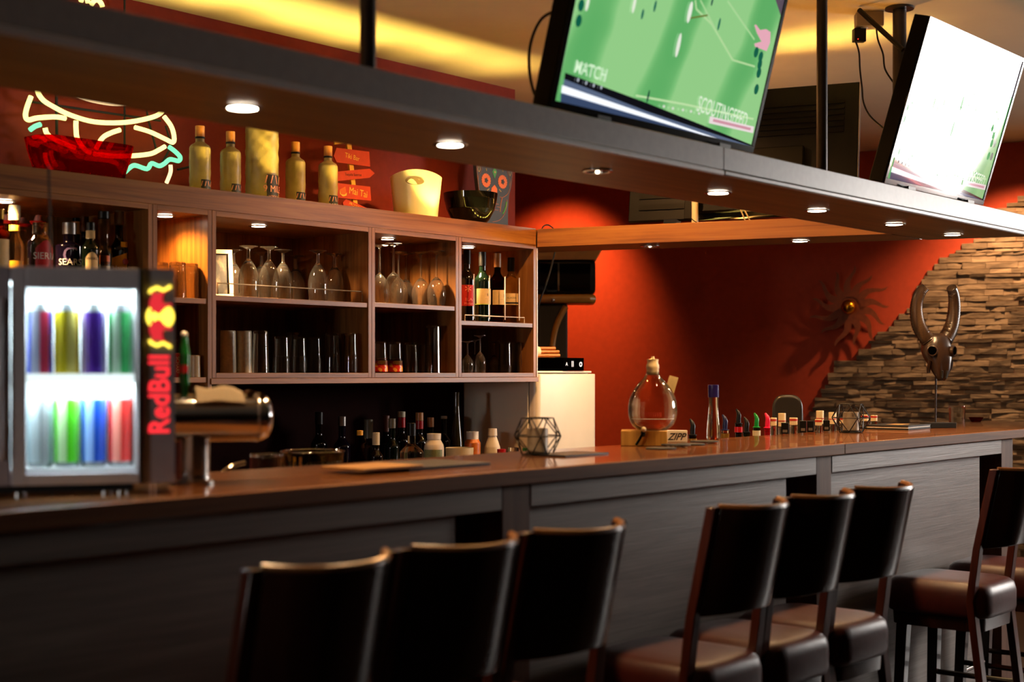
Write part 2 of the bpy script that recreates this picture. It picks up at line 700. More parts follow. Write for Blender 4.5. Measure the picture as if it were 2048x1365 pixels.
for (a0, a), (b0, b1) in zip(posts, posts[1:]):
    MB().box(a + 0.001 - 2.5, b0 - 0.004 - 2.5, 2.268 - 2.4, 2.292 - 2.4, 1.0625, 1.12).build('apron_board', PANEL, bf, bevel=0.002)
    MB().box(a + 0.002 - 2.5, b0 - 0.125 - 2.5, 2.312 - 2.4, 2.335 - 2.4, 0.10, 1.123).build('front_panel', PANEL, bf, bevel=0.002)
    MB().box(a + 0.002 - 2.5, b0 - 0.002 - 2.5, 2.45 - 2.4, 2.47 - 2.4, 0.0, 1.123).build('backing_board', W_POST, bf)
MB().box(-0.9 - 2.5, posts[-1][0] - 2.5, 2.40 - 2.4, 2.44 - 2.4, 0.0, 0.10).build('plinth', MATBLACK, bf)

iw = thing('work_counter', 'low work counter along the inner side of the bar', 'counter', (3.2, 3.0, 0))
MB().box(0.4 - 3.2, 6.0 - 3.2, 2.80 - 3, 3.30 - 3, 0.90, 0.93).build('worktop', STEEL, iw, bevel=0.003)
MB().box(0.42 - 3.2, 5.98 - 3.2, 2.82 - 3, 3.26 - 3, 0.0, 0.8995).build('cabinet_body', MATBLACK, iw)
bc = thing('back_counter', 'dark back counter under the wall shelves, full of bottles', 'counter', (3.4, 4.0, 0))
MB().box(1.2 - 3.4, 5.0 - 3.4, 3.52 - 4, YW - 0.01 - 4, 0.89, 0.93).build('worktop', W_POST, bc, bevel=0.003)
MB().box(1.22 - 3.4, 4.98 - 3.4, 3.56 - 4, YW - 0.02 - 4, 0.0, 0.8895).build('cabinet_body', MATBLACK, bc)

# ================================================================ canopy
ZC0, ZC1 = 1.97, 2.05
YC0, YC1 = 2.21, 2.60


def beam_in(y):
    return 5.015 + (4.11 - y) * (5.50 - 5.015) / (4.11 - 2.56)


def beam_out(y):
    return 5.32 + (4.11 - y) * (5.95 - 5.32) / (4.11 - 2.21)


cn = thing('hanging_canopy', 'long grey fronted canopy hanging over the bar with a wooden underside', 'canopy', (2.5, 2.4, ZC0))
MB(Matrix.Translation((-2.5, -2.4, -ZC0))).prism([(-1.2, YC0), (beam_out(YC0) - 0.004, YC0), (beam_out(2.6) - 0.001, YC1), (-1.2, YC1)], ZC0, ZC1 - 0.004).build('soffit_board', W_SOFFIT, cn, smooth=False)
fs_seam = X_at(1447, 2.197)
for x0, x1 in ((-1.2, fs_seam - 0.001), (fs_seam + 0.001, beam_out(YC0))):
    MB(Matrix.Translation((-2.5, -2.4, -ZC0))).box(x0, x1, YC0 - 0.014, YC0 - 0.001, ZC0 + 0.016, ZC1 + 0.002).build('fascia_panel', FASCIA, cn, bevel=0.0015)
    MB(Matrix.Translation((-2.5, -2.4, -ZC0))).box(x0, x1, YC0 - 0.018, YC0 - 0.001, ZC0 - 0.001, ZC0 + 0.015).build('fascia_lip', LIP, cn, bevel=0.004)
MB(Matrix.Translation((-2.5, -2.4, -ZC0))).box(-1.2, beam_in(2.6), YC1 + 0.001, YC1 + 0.014, ZC0, ZC1 + 0.002).build('inner_fascia', W_SHELF_X, cn)

ba = math.atan2(2.60 - 4.11, beam_in(2.6) - beam_in(4.11))
bm_ = thing('canopy_beam', 'orange brown wooden beam joining the wall shelf to the hanging canopy', 'beam', (beam_in(4.11), 4.11, ZC0), ba)
L = math.hypot(2.60 - 4.11, beam_in(2.6) - beam_in(4.11))
c_, s_ = math.cos(-ba), math.sin(-ba)


def to_beam(x, y):
    dx, dy = x - beam_in(4.11), y - 4.11
    return (dx * c_ - dy * s_, dx * s_ + dy * c_)


poly = [to_beam(beam_in(4.11) + 0.002, 4.108), to_beam(beam_in(2.62), 2.62), to_beam(beam_out(2.62), 2.62), to_beam(beam_out(4.4) , 4.4), to_beam(beam_in(4.11) + 0.002, 4.4)]
MB().prism(poly, 0.002, 0.078).build('box_body', W_SOFFIT, bm_, smooth=False)
MB().box(0.006, L - 0.02, -0.0145, -0.0005, 0.0, 0.082).build('inner_fascia', W_BEAM, bm_, bevel=0.001)

# poles that hold the canopy
for px, lab in ((736, 'dark steel pole holding the canopy up to the yellow lit ceiling'), (1644, 'dark steel pole between the two lit televisions')):
    p = thing('canopy_pole', lab, 'pole', (X_at(px, 2.33), 2.33, ZC1 - 0.003), 0, 'ceiling poles of the canopy')
    hh = CZ - ZC1 + 0.003
    MB().cyl((0, 0, 0.004), (0, 0, hh - 0.006), 0.0185, n=20).build('tube', POLE, p)
    MB().cyl((0, 0, 0.0), (0, 0, 0.006), 0.04, n=20).build('foot_flange', POLE, p)
    MB().cyl((0, 0, hh - 0.007), (0, 0, hh - 0.0005), 0.04, n=20).build('ceiling_flange', POLE, p)

# ================================================================ wall shelf units
HZ0, HZ1 = 1.980, 2.055
hd = thing('shelf_header', 'long walnut header board along the top of the wall shelves', 'shelf header', (3.4, YF, HZ0))
MB().box(1.3 - 3.4, 5.008 - 3.4, 0.0, 0.018, 0.0, HZ1 - HZ0).build('front_board', W_SHELF_X, hd, bevel=0.001)
MB().box(1.3 - 3.4, 5.008 - 3.4, 0.0185, YW - YF - 0.002, HZ1 - HZ0 - 0.02, HZ1 - HZ0 - 0.002).build('top_board', W_SHELF_X, hd)

ux = [1.30, X_at(305.5, YF), X_at(424, YF), X_at(743.5, YF), X_at(917.5, YF), 5.008]
T = 0.018
YBK = YW - 0.004
ULAB = ['open walnut shelf unit full of spirit bottles behind the drinks fridge',
        'narrow walnut shelf unit with a glowing orange back',
        'wide walnut shelf unit holding the picture frame and beer goblets',
        'walnut shelf unit holding the tall wine glasses',
        'end walnut shelf unit holding the four wine bottles']
ubot = [1.20, 1.20, 1.3785, 1.3785, 1.3785]
ushelf = [[1.66], [1.6625, 1.382], [1.677], [1.681], [1.622]]
for i in range(5):
    x0, x1 = ux[i] + 0.0006, ux[i + 1] - 0.0006
    zb = ubot[i]
    u = thing('shelf_unit', ULAB[i], 'shelf unit', (x0, YF, zb), 0, 'walnut wall shelf units')
    Mx = Matrix.Translation((-x0, -YF, -zb))
    t = T if i not in (0, 4) else T
    MB(Mx).box(x0, x0 + t, YF, YBK - 0.012, zb, HZ0 - 0.0005).build('side_panel', W_SHELF_Z, u, bevel=0.001)
    MB(Mx).box(x1 - t, x1, YF, YBK - 0.012, zb, HZ0 - 0.0005).build('side_panel', W_SHELF_Z, u, bevel=0.001)
    MB(Mx).box(x0 + t, x1 - t, YF, YBK - 0.012, HZ0 - 0.020, HZ0 - 0.0005).build('top_panel', W_SHELF_X, u, bevel=0.001)
    MB(Mx).box(x0 + t, x1 - t, YF, YBK - 0.012, zb, zb + 0.019).build('bottom_panel', W_SHELF_X, u, bevel=0.001)
    MB(Mx).box(x0, x1, YBK - 0.0115, YBK, zb, HZ0 - 0.0005).build('back_panel', W_SHELF_Z, u)
    for zs in ushelf[i]:
        MB(Mx).box(x0 + t, x1 - t, YF + 0.004, YBK - 0.012, zs - 0.019, zs).build('shelf_board', W_SHELF_X, u, bevel=0.001)
sp0 = MB().box(ux[2] + 0.002, 5.02, YW - 0.012, YW - 0.003, 0.931, 1.3555).build('shade_board', mat('board_shade_dark', '#1d0704', .15, 12, rough=.8, spec=.04))  # dark board added to stand in for the shade below the shelves
tag(sp0, 'dark board added as the shade on the wall behind the back counter bottles', 'shade_board')
slab = MB().box(ux[2] - 0.006, 5.02, YF - 0.004, YBK, 1.3565, 1.3775).build('shelf_base_board', W_SHELF_X, bevel=0.001)
tag(slab, 'long walnut board closing the bottom of the glass shelves', 'shelf board')
# white end strip of the shelf
tag(MB().box(5.010, 5.0165, YF - 0.003, YF + 0.03, 1.379, 1.966).build('edge_strip', mat('pale_edging', '#c9bdb4', rough=0.3), bevel=0.001), 'pale narrow strip covering the end of the wall shelf', 'edge strip')

# ================================================================ recessed spots
TRIM = mat('satin_trim', '#cfcac4', 0.03, rough=0.2, metal=1.0)
LENS = glow('spot_lens', '#fff0d8', 50.0)
LENSOFF = mat('dark_lens', '#151210', rough=0.1)
BULB = glow('small_bulb', '#ffe6c0', 10.0)
WARM = '#ffc98a'


def spot(x, y, z, label, on=True, power=12.0, r=0.032, group='spots in the canopy', angle=140, col=WARM, aim=None):
    s = thing('recessed_spotlight', label, 'spotlight', (x, y, z), 0, group)
    MB().lathe([(r, -0.001), (r + 0.012, -0.001), (r + 0.012, -0.004), (r + 0.006, -0.006), (r, -0.005)] + [(r, -0.001)], 28).build('trim_ring', TRIM, s)
    if on:
        MB().lathe([(0, -0.003), (r - 0.0005, -0.003), (r - 0.0005, -0.0008), (0, -0.0008)], 24).build('lens', LENS, s)
        lamp('spot_light', 'SPOT', (x, y, z - 0.012), power, col, r * 0.9, angle, 0.9, aim or (x, y, 0))
    else:
        MB().lathe([(0, -0.002), (r - 0.0005, -0.002), (r - 0.0005, -0.0008), (0, -0.0008)], 24).build('lens', LENSOFF, s)
        MB().sphere((0, 0, -0.004), 0.006, 10).build('bulb', BULB, s)
    return s


YS = 2.41
zs_ = ZC0 - 0.0005
names = {487: 'lit canopy spot over the chrome beer tower', 895: 'lit canopy spot above the ice bucket',
         1198: 'unlit canopy spot with a dark lens', 1435: 'lit canopy spot just under the canopy seam',
         1628: 'lit canopy spot below the dark pole', 1793: 'lit canopy spot near the beam corner', 1925: 'lit canopy spot at the far end of the canopy'}
py_ = {487: 212, 895: 288, 1198: 340, 1435: 384, 1628: 420, 1793: 447, 1925: 467}
SP = {}
for px, lab in names.items():
    p = on_z(px, py_[px], ZC0)
    SP[px] = p
    spot(p.x, YS, zs_, lab, px != 1198, 34.0)
for px, py, lab, on in ((1300, 492, 'unlit spot in the wooden beam', False), (1600, 482, 'lit spot in the wooden beam', True)):
    p = on_z(px, py, ZC0)
    spot(p.x, p.y, ZC0 + 0.0015, lab, on, 14.0)
    if not on:      # a swivelling spot turned towards the refrigerator
        lamp('spot_light', 'SPOT', (p.x, p.y, ZC0 - 0.012), 45.0, WARM, 0.02, 80, 0.8, (5.24, 4.14, 1.25))
# spots in the shelf units
zt = HZ0 - 0.0205
for px, py, lab, pw, Y in ((8, 393, 'lit spot in the bottle shelf', 60.0, 4.26), (330, 420, 'hidden spot in the narrow orange niche', 40.0, 4.22),
                        (517, 448, 'lit spot over the beer goblets', 80.0, 4.24),
                        (775, 470, 'lit spot over the wine glasses', 80.0, 4.24), (936, 493, 'lit spot over the wine bottles', 36.0, 4.25)):
    x = X_at(px, Y)
    spot(x, Y, zt, lab, True, pw, 0.026, 'spots in the wall shelves', 150, '#ffb45c' if px == 330 else WARM)

# ================================================================ hidden LED strips that light the ceiling yellow, with added fills
LED = glow('led_yellow', '#ffe05a', 60.0)
for nm, pts, lab in (('led_strip', [(2.3 + k * 0.03, YF + 0.040) for k in range(90)], 'dotted yellow light strip lying along the shelf header'),):
    ls = thing(nm, lab, 'light strip', (3.6, YF + 0.04, HZ1))
    MB().box(2.28 - 3.6, 4.99 - 3.6, -0.005, 0.005, -0.0015, 0.001).build('tape', WHITEP, ls)
    e = MB()
    for x, y in pts:
        e.cbox(x - 3.6, 0, 0.0018, 0.009, 0.005, 0.0014)
    e.build('diode_row', LED, ls)['kind'] = 'stuff'
lamp('strip_light_shelf', 'AREA', (3.75, YF + 0.045, HZ1 + 0.008), 9.0, '#ffd868', 2.5, aim=(3.75, YF + 0.17, CZ), sy=0.02, spread=46)
bp = ((beam_in(3.3) + beam_out(3.3)) / 2, 3.3)
l_ = lamp('strip_light_beam', 'AREA', (bp[0] - 0.04, bp[1], ZC1 + 0.02), 3.2, '#ffd868', 1.5, aim=(bp[0] - 0.02, bp[1], CZ), sy=0.02, spread=45)
l_ = lamp('ceiling_fill', 'AREA', (bp[0] + 0.02, bp[1], ZC1 + 0.02), 9.0, '#ffb050', 1.5, aim=(bp[0] + 0.02, bp[1], CZ), sy=0.02)  # wide fill added over the beam strip to brighten the ceiling
l_.rotation_euler = (PI, 0, -ba)
lamp('ceiling_fill', 'AREA', (3.2, 2.50, ZC1 + 0.02), 6.0, '#ffb050', 4.0, aim=(3.2, 2.50, CZ), sy=0.02)  # ceiling fill added above the canopy, where no strip lies
l_.rotation_euler = (PI, 0, -ba)

# ================================================================ daylight through the far window, house lights
w = bpy.data.worlds.new('daylight')
sc.world = w
w.use_nodes = True
wn = w.node_tree
bg = wn.nodes['Background']
bg.inputs['Color'].default_value = lin('#f6f0ea')
bg.inputs['Strength'].default_value = 60.0
pc = far_M() @ Vector(((WS0 + WS1) / 2, 0.16, (WZ0 + WZ1) / 2))
po = lamp('window_portal', 'AREA', pc, 1.0, '#ffffff', WS1 - WS0, aim=pc + NW, sy=WZ1 - WZ0)
po.data.cycles.is_portal = True
po = lamp('window_portal', 'AREA', (-3.06, (V0 + V1) / 2, (V2 + V3) / 2), 1.0, '#ffffff', V3 - V2, aim=(0, (V0 + V1) / 2, (V2 + V3) / 2), sy=V1 - V0)  # portal of the added window
po.data.cycles.is_portal = True

# downlights in the ceiling: one above the aisle behind the bar, two that graze the far wall
lamp('aisle_downlight', 'SPOT', (4.55, 3.42, CZ - 0.04), 105.0, '#ffb870', 0.04, 152, 0.5, (4.55, 3.42, 0))
lamp('aisle_downlight', 'SPOT', (3.65, 3.42, CZ - 0.04), 14.0, '#ffb468', 0.04, 118, 0.6, (3.65, 3.42, 0))
a = far_pt(1165, 560)
p = Vector((a.x, a.y, CZ - 0.04)) + NW * 0.7
lamp('wall_downlight', 'SPOT', p, 175.0, '#ffa860', 0.04, 82, 1.0, (a + Vector((0, 0, -0.1)) + NW * 0.1 - EW * 0.15))
a = far_pt(2035, 400)
p = Vector((a.x, a.y, CZ - 0.04)) + NW * 0.55
lamp('wall_downlight', 'SPOT', p, 190.0, '#ffc088', 0.03, 122, 0.75, (p.x - NW.x * 0.25 + EW.x * 0.15, p.y - NW.y * 0.25 + EW.y * 0.15, 0.9))

# ================================================================ render settings that belong to the look
sc.view_settings.view_transform = 'Standard'
sc.view_settings.look = 'None'
sc.view_settings.exposure = 0.0
sc.view_settings.gamma = 1.0
sc.view_settings.use_curve_mapping = False
cy = sc.cycles
cy.use_denoising = True
cy.use_adaptive_sampling = True
cy.adaptive_threshold = 0.035
cy.max_bounces = 10
cy.diffuse_bounces = 3
cy.glossy_bounces = 3
cy.transmission_bounces = 9
cy.transparent_max_bounces = 16
cy.caustics_reflective = False
cy.caustics_refractive = False
cy.sample_clamp_indirect = 4.0
cy.use_light_tree = True

# ================================================================ glass and bottle kinds
G_CLEAR = glass('clear_glass', '#fdfdfa', 0.015, 1.5, 0.10)
G_STEM = glass('stemware_glass', '#fdfdfa', 0.015, 1.5, 0.10, 0.016)
G_SOLID = glass('solid_clear_glass', '#f4f3ea', 0.03, 1.40, 0.12)
G_FROST = glass('frosted_glass', '#efe2c8', 0.38, 1.3, 0.10)
G_BROWN = glass('brown_glass', '#5a2c10', 0.02, 1.4, 0.1)
G_AMBER = glass('amber_liquor_glass', '#c9711f', 0.0, 1.38, 0.1)
G_GREEN = glass('green_glass', '#2c5a1c', 0.02, 1.4, 0.1)
G_ROSE = glass('rose_wine_glass', '#c9783c', 0.0, 1.4, 0.1)
G_PALE = glass('pale_wine_glass', '#d8c9a0', 0.0, 1.4, 0.15)
DKGLASS = mat('near_black_glass', '#0a0605', 0.2, 20, rough=0.05)
DKGREEN = mat('near_black_green_glass', '#07120a', 0.2, 20, rough=0.05)
DKPURPLE = mat('near_black_purple_glass', '#0c0716', 0.2, 20, rough=0.05)
GOLD = mat('gold_foil', '#a87c2e', 0.1, 40, rough=0.35, metal=0.7)
TAN = mat('tan_cap', '#b5763a', 0.1, 40, rough=0.4)
SILVER = mat('silver_foil', '#a8a4a0', 0.08, 40, rough=0.3, metal=0.8)
CREAMCAP = mat('cream_cap', '#cbbf9f', 0.06, 40, rough=0.45)
REDP = mat('red_plastic', '#b3121c', 0.08, 40, rough=0.3)
YELLOW = mat('yellow_print', '#e3a61a', 0.06, 40, rough=0.5)
ORANGE = mat('orange_print', '#d86a1c', 0.06, 40, rough=0.5)
REDPAPER = mat('red_paper', '#b01c20', 0.08, 60, rough=0.5)
WHITEPAPER = mat('white_paper', '#e6dfcf', 0.04, 60, rough=0.6)
BLACKPAPER = mat('black_paper', '#0e0c0d', 0.2, 60, rough=0.5)
INK = mat('dark_ink', '#201510', 0.1, 60, rough=0.6)
REDINK = mat('red_ink', '#c23a20', 0.1, 60, rough=0.6)
WHITEINK = mat('white_ink', '#e9e4d8', 0.04, 60, rough=0.6)
PINKINK = mat('pink_ink', '#f0a08a', 0.06, 60, rough=0.6)
GREENP = mat('green_plastic', '#0c8a34', 0.1, 40, rough=0.3)
BLUEP = mat('blue_plastic', '#142a8c', 0.1, 40, rough=0.3)
PINKP = mat('pink_plastic', '#e8184a', 0.08, 40, rough=0.3)


def bprof(h, r, nr, body, sh, lip=0.0012):
    """solid bottle outline: straight body up to body, shoulders in to the neck at sh, lip at h"""
    p = [(0, 0.002), (r * 0.7, 0.0), (r - 0.003, 0.0), (r, 0.004), (r, body)]
    for i in range(1, 8):
        t = i / 8
        w = 0.5 - 0.5 * math.cos(PI * t)
        p.append((r + (nr - r) * w, body + (sh - body) * t))
    p += [(nr, sh), (nr, h - 0.012), (nr + lip, h - 0.011), (nr + lip, h - 0.001), (nr, h), (0, h)]
    return p


def round_top(pr, z, r):
    return pr


def bottle(label, x, y, z0, h, r, nr, body, sh, gm, cap=None, collar=None, paper=None, text=None, group='bottles', rz=None, name='spirit_bottle', square=0.0, top=None, cat='bottle', n=24):
    """cap / collar: (material, z from, z to, radius or None); paper: list of (material, z0, z1, a0, a1, label); text: list of (string, size, z, angle, material, sx)"""
    t = thing(name, label, cat, (x, y, z0 + 0.0006), facing(x, y) if rz is None else rz, group)
    fn = None
    if square:
        def fn(p, a):
            c, s = abs(math.cos(a)), abs(math.sin(a))
            R = math.hypot(p[0], p[1])
            if R < nr * 1.15:
                return p
            k = 1.0 / max(c, s)
            k = 1 + (min(k, 1.22) - 1) * square
            return (p[0] * k, p[1] * k, p[2])
    MB().lathe(bprof(h, r, nr, body, sh), n, Matrix.Rotation(PI / 4, 4, 'Z') if square else None, fn=fn).build('glass_body', gm, t)
    for nm, d in (('cap', cap), ('neck_collar', collar)):
        if d:
            m_, za, zb, rr = d
            rr = rr or nr + 0.0022
            MB().lathe([(nr + 0.0013, za), (rr, za), (rr, zb - 0.001), (rr - 0.001, zb), (0, zb), (0, zb - 0.0012), (nr + 0.0013, zb - 0.0012)] if nm == 'cap' else
                       [(nr + 0.0013, za), (rr, za), (rr, zb), (nr + 0.0013, zb), (nr + 0.0013, za)], 20).build(nm, m_, t)
    for k in paper or []:
        m_, za, zb, a0, a1, lb = k[:6]
        wrap_sheet(MB_(), r + 0.0008, za, zb, a0, a1, top=(k[6] if len(k) > 6 else None)).build('paper_label', m_, t, label=lb)
    for s, size, zz, a, m_, sx in text or []:
        put_text(MB_(), s, size, r=r + 0.0018, z=zz, a=a, sx=sx).build('label_lettering', m_, t, closed=False)
    return t


def MB_():
    return MB()


def goblet(h, R, rf, stem_r, bowl_frac, mouth, name, label, cat, loc, group, foot_t=0.003, w=0.0011):
    """stemmed glass standing upside down on its rim: z=0 is the rim, the foot is on top"""
    t = thing(name, label, cat, loc, 0, group)
    hb = h * bowl_frac
    out, inn = [], []
    for i in range(13):
        a = i / 12
        rr = mouth + (R - mouth) * math.sin(min(a / 0.45, 1) * PI / 2) if a < 0.45 else R * math.cos((a - 0.45) / 0.55 * PI / 2) ** 0.62
        out.append((max(rr, stem_r), a * hb))
    for r_, z_ in out:
        if r_ > stem_r + 0.004:
            inn.append((r_ - w, min(z_, hb * 0.93)))
    prof = [(0, inn[-1][1] + 0.002)] + [(r_, z_) for r_, z_ in reversed(inn)] + out + [(stem_r, hb + 0.004), (stem_r * 0.85, (hb + h) / 2), (stem_r, h - 0.012), (stem_r * 2.6, h - 0.008),
                                                                              (rf * 0.6, h - 0.005), (rf, h - 0.0022), (rf, h), (0, h)]
    MB().lathe(prof, 28).build('bowl_and_stem', G_STEM, t, angle=60)
    return t


def tumbler(h, rm, rb, name, label, cat, loc, group, step=None, w=0.002, base=0.008, m_=None, n=28, rz=0, facets=0):
    """straight glass standing upside down: z=0 is the rim, the thick base is on top"""
    t = thing(name, label, cat, loc, rz, group)
    out = [(rm, 0)]
    if step:
        zs, rs = step
        out += [(rm, 0.002), (rs + 0.0015, zs - 0.003), (rs + 0.0022, zs), (rs - 0.001, zs + 0.004)]
    out += [(rb, h - 0.003), (rb - 0.002, h), (0, h)]
    inn = [(0, h - base), (rb - w - 0.001, h - base - 0.002)]
    if step:
        inn += [(rs - w, zs + 0.003)]
    inn += [(rm - w, 0.0)]
    fn = None
    if facets:
        def fn(p, a):
            k = 1 + 0.012 * math.cos(a * facets)
            return (p[0] * k, p[1] * k, p[2])
    MB().lathe(inn + out, n if not facets else facets * 6, fn=fn).build('glass_body', m_ or G_CLEAR, t, angle=55)
    return t


# ================================================================ glasses on the shelves
ZA = 1.677
gob = [(497, 4.242, 'beer goblet upside down beside the picture frame'),
       (467, 4.419, 'beer goblet half hidden behind the picture frame'),
       (523, 4.431, 'beer goblet standing behind the second front goblet'),
       (538, 4.219, 'second beer goblet in front after the picture frame'),
       (566, 4.273, 'beer goblet in the middle of the goblet row'),
       (591, 4.442, 'beer goblet behind the last of the tight cluster'),
       (636, 4.192, 'dim beer goblet standing alone after the cluster'),
       (669, 4.253, 'dim beer goblet at the dark end of the goblet row')]
for i, (px, Y, lab) in enumerate(gob):
    p = (X_at(px, Y), Y, ZA + 0.0006)
    if i == 0:
        g0 = goblet(0.200, 0.0385, 0.034, 0.0065, 0.76, 0.035, 'beer_goblet', lab, 'glass', p, 'upside down beer goblets')
    else:
        copy_tree(g0, p, 0, lab)
ZB_ = 1.681
wg = [(759, 4.267, 0.250, 'tall wine glass next to the shelf divider under the spot'),
      (787, 4.174, 0.250, 'tallest bright wine glass with its foot against the spot glow'),
      (797, 4.322, 0.236, 'wine glass tucked behind the bright tall one'),
      (812, 4.363, 0.236, 'wine glass at the very back of the wine glass shelf'),
      (842, 4.26, 0.236, 'wine glass standing clear in front, second from the end'),
      (873, 4.174, 0.236, 'last wine glass at the dark end of its shelf')]
for i, (px, Y, h, lab) in enumerate(wg):
    p = (X_at(px, Y), Y, ZB_ + 0.0006)
    if i == 0:
        w0 = goblet(0.236, 0.0405, 0.036, 0.0045, 0.53, 0.034, 'wine_glass', lab, 'glass', p, 'upside down wine glasses')
        w0.scale = (1, 1, h / 0.236)
    else:
        copy_tree(w0, p, 0, lab, scale=(1, 1, h / 0.236))

# lower row of the wide unit
ZL = 1.3785 + 0.019
emb = [(440, 4.20, 'WHISKY', 'embossed frosted tumbler hard against the shelf divider'),
       (456, 4.305, 'WHISKY', 'embossed frosted tumbler beside the shelf divider'),
       (488, 4.294, 'MULE', 'embossed frosted tumbler second from the shelf divider')]
FROSTCUP = mat('frosted_cup', '#d9c8a2', 0.12, 80, 0.2, rough=0.35, trans=0.2)
for px, Y, s, lab in emb:
    if px == 440:
        continue
    x = X_at(px, Y)
    t = tumbler(0.160, 0.0305, 0.0285, 'embossed_tumbler', lab, 'glass', (x, Y, ZL + 0.0006), 'embossed tumblers', m_=FROSTCUP, rz=facing(x, Y, 12))
    put_text(MB(), s, 0.021, r=0.0310, z=0.08, a=0, turn=-PI / 2).build('embossed_lettering', FROSTCUP, t, closed=False)
tb = [(521, 4.196, 0.157, 0.0325, 'cut glass tumbler next to the embossed frosted ones', None),
      (563, 4.226, 0.140, 0.033, 'stepped tumbler fourth along the lower shelf', 1),
      (598, 4.24, 0.140, 0.031, 'stepped tumbler fifth along the lower shelf', 1),
      (629, 4.24, 0.140, 0.0285, 'stepped tumbler sixth along the lower shelf', 1),
      (664, 4.22, 0.158, 0.032, 'tall stepped tumbler with a bright white stripe', 1),
      (701, 4.162, 0.158, 0.029, 'tall stepped tumbler with a blue reflection at the row end', 1)]
for px, Y, h, r, lab, stp in tb:
    tumbler(h, r, r * 0.82, 'pint_tumbler', lab, 'glass', (X_at(px, Y), Y, ZL + 0.0006), 'stepped tumblers on the lower shelf', step=(h * 0.42, r * 0.95) if stp else None)
for k, (px, Y, lab) in enumerate(((585, 4.45, 'tall thin tumbler in the dark behind the stepped ones'),)):
    tumbler(0.165, 0.030, 0.026, 'highball_glass', lab, 'glass', (X_at(px, Y), Y, ZL + 0.0006), 'highball glasses at the back')
# lower row of the wine glass unit
tb = [(760, 4.198, 'short stepped tumbler with red flowers beside the divider'), (790, 4.225, 'short stepped tumbler with orange and red flowers'),
      (822, 4.228, 'plain short stepped tumbler after the flowered ones'), (851, 4.24, 'last short stepped tumbler before the dark corner')]
FLOWER = None
m, nt, b = new_mat('flower_print')
vec = coords(nt, scale=(1, 1, 1))
vo = nt.nodes.new('ShaderNodeTexVoronoi')
vo.inputs['Scale'].default_value = 75
nt.links.new(vec, vo.inputs['Vector'])
nt.links.new(ramp(nt, noise(nt, vo.outputs['Position'], 40.0, 1), [(0.38, lin('#c01818')), (0.48, lin('#d8301c')), (0.52, lin('#f0901c')), (0.62, lin('#f7c25a'))]), b.inputs['Base Color'])
setp(b, rough=0.3)
FLOWER = m
for i, (px, Y, lab) in enumerate(tb):
    t = tumbler(0.128, 0.0315, 0.026, 'short_tumbler', lab, 'glass', (X_at(px, Y), Y, ZL + 0.0006), 'short stepped tumblers', step=(0.055, 0.0305))
    if i < 2:
        MB().lathe([(0.0316, 0.004), (0.0326, 0.004), (0.0312, 0.050), (0.0302, 0.050), (0.0316, 0.004)], 28).build('flower_band', FLOWER, t, label='red and orange flower print')
tumbler(0.200, 0.033, 0.030, 'highball_glass', 'tall faceted highball glass in the dark corner by the short tumblers', 'glass', (X_at(866, 4.174), 4.174, ZL + 0.0006), 'highball glasses at the back', facets=10)
# lower row of the end unit
eg = [(935, 4.178, 0.138, 'small stem glass beside the divider under the wine bottles'), (949, 4.308, 0.150, 'small stem glass second in the end unit'),
      (960, 4.168, 0.165, 'taller stem glass with its foot above the others'), (988, 4.271, 0.145, 'slim stem glass in the middle of the end unit')]
for i, (px, Y, h, lab) in enumerate(eg):
    p = (X_at(px, Y), Y, ZL + 0.0006)
    if i == 0:
        e0 = goblet(0.150, 0.026, 0.026, 0.0035, 0.56, 0.024, 'liqueur_glass', lab, 'glass', p, 'small stem glasses in the end unit')
        e0.scale = (1, 1, h / 0.15)
    else:
        copy_tree(e0, p, 0, lab, scale=(1, 1, h / 0.15))
tumbler(0.140, 0.030, 0.027, 'beer_glass', 'straight beer glass with a bright edge in the end unit', 'glass', (X_at(1010, 4.199), 4.199, ZL + 0.0006), 'beer glasses in the end unit', step=(0.03, 0.030))
tumbler(0.138, 0.029, 0.025, 'beer_glass', 'dim beer glass last in the end unit', 'glass', (X_at(1032, 4.185), 4.185, ZL + 0.0006), 'beer glasses in the end unit')
# narrow niche: tumblers above, frosted cups below
for px, Y, lab in ((320, 4.215, 'niche tumbler mostly hidden by the fridge'), (345, 4.269, 'niche tumbler just clear of the fridge corner'),
                   (355, 4.155, 'niche tumbler in front before the last one'), (380, 4.169, 'last niche tumbler casting an arched shadow')):
    tumbler(0.125, 0.031, 0.028, 'niche_tumbler', lab, 'glass', (X_at(px, Y), Y, 1.6625 + 0.0006), 'tumblers in the orange niche', facets=8)
for px, Y, lab in ((378, 4.20, 'frosted shot cup next to the green tap handle'), (396, 4.145, 'frosted shot cup standing clear, last in its row')):
    tumbler(0.078, 0.0195, 0.018, 'shot_cup', lab, 'cup', (X_at(px, Y) - 0.012, Y, 1.382 + 0.0006), 'frosted shot cups', m_=FROSTCUP, base=0.016)
x = X_at(351, 4.20)
t = tumbler(0.086, 0.021, 0.021, 'red_shot_cup', 'red cup with white upright lettering beside the green tap handle', 'cup', (x, 4.20, 1.382 + 0.0006), None, m_=REDP, rz=facing(x, 4.20, 20))
put_text(MB(), 'SCHARF', 0.012, r=0.0215, z=0.043, a=0, turn=-PI / 2).build('lettering', WHITEINK, t, closed=False)

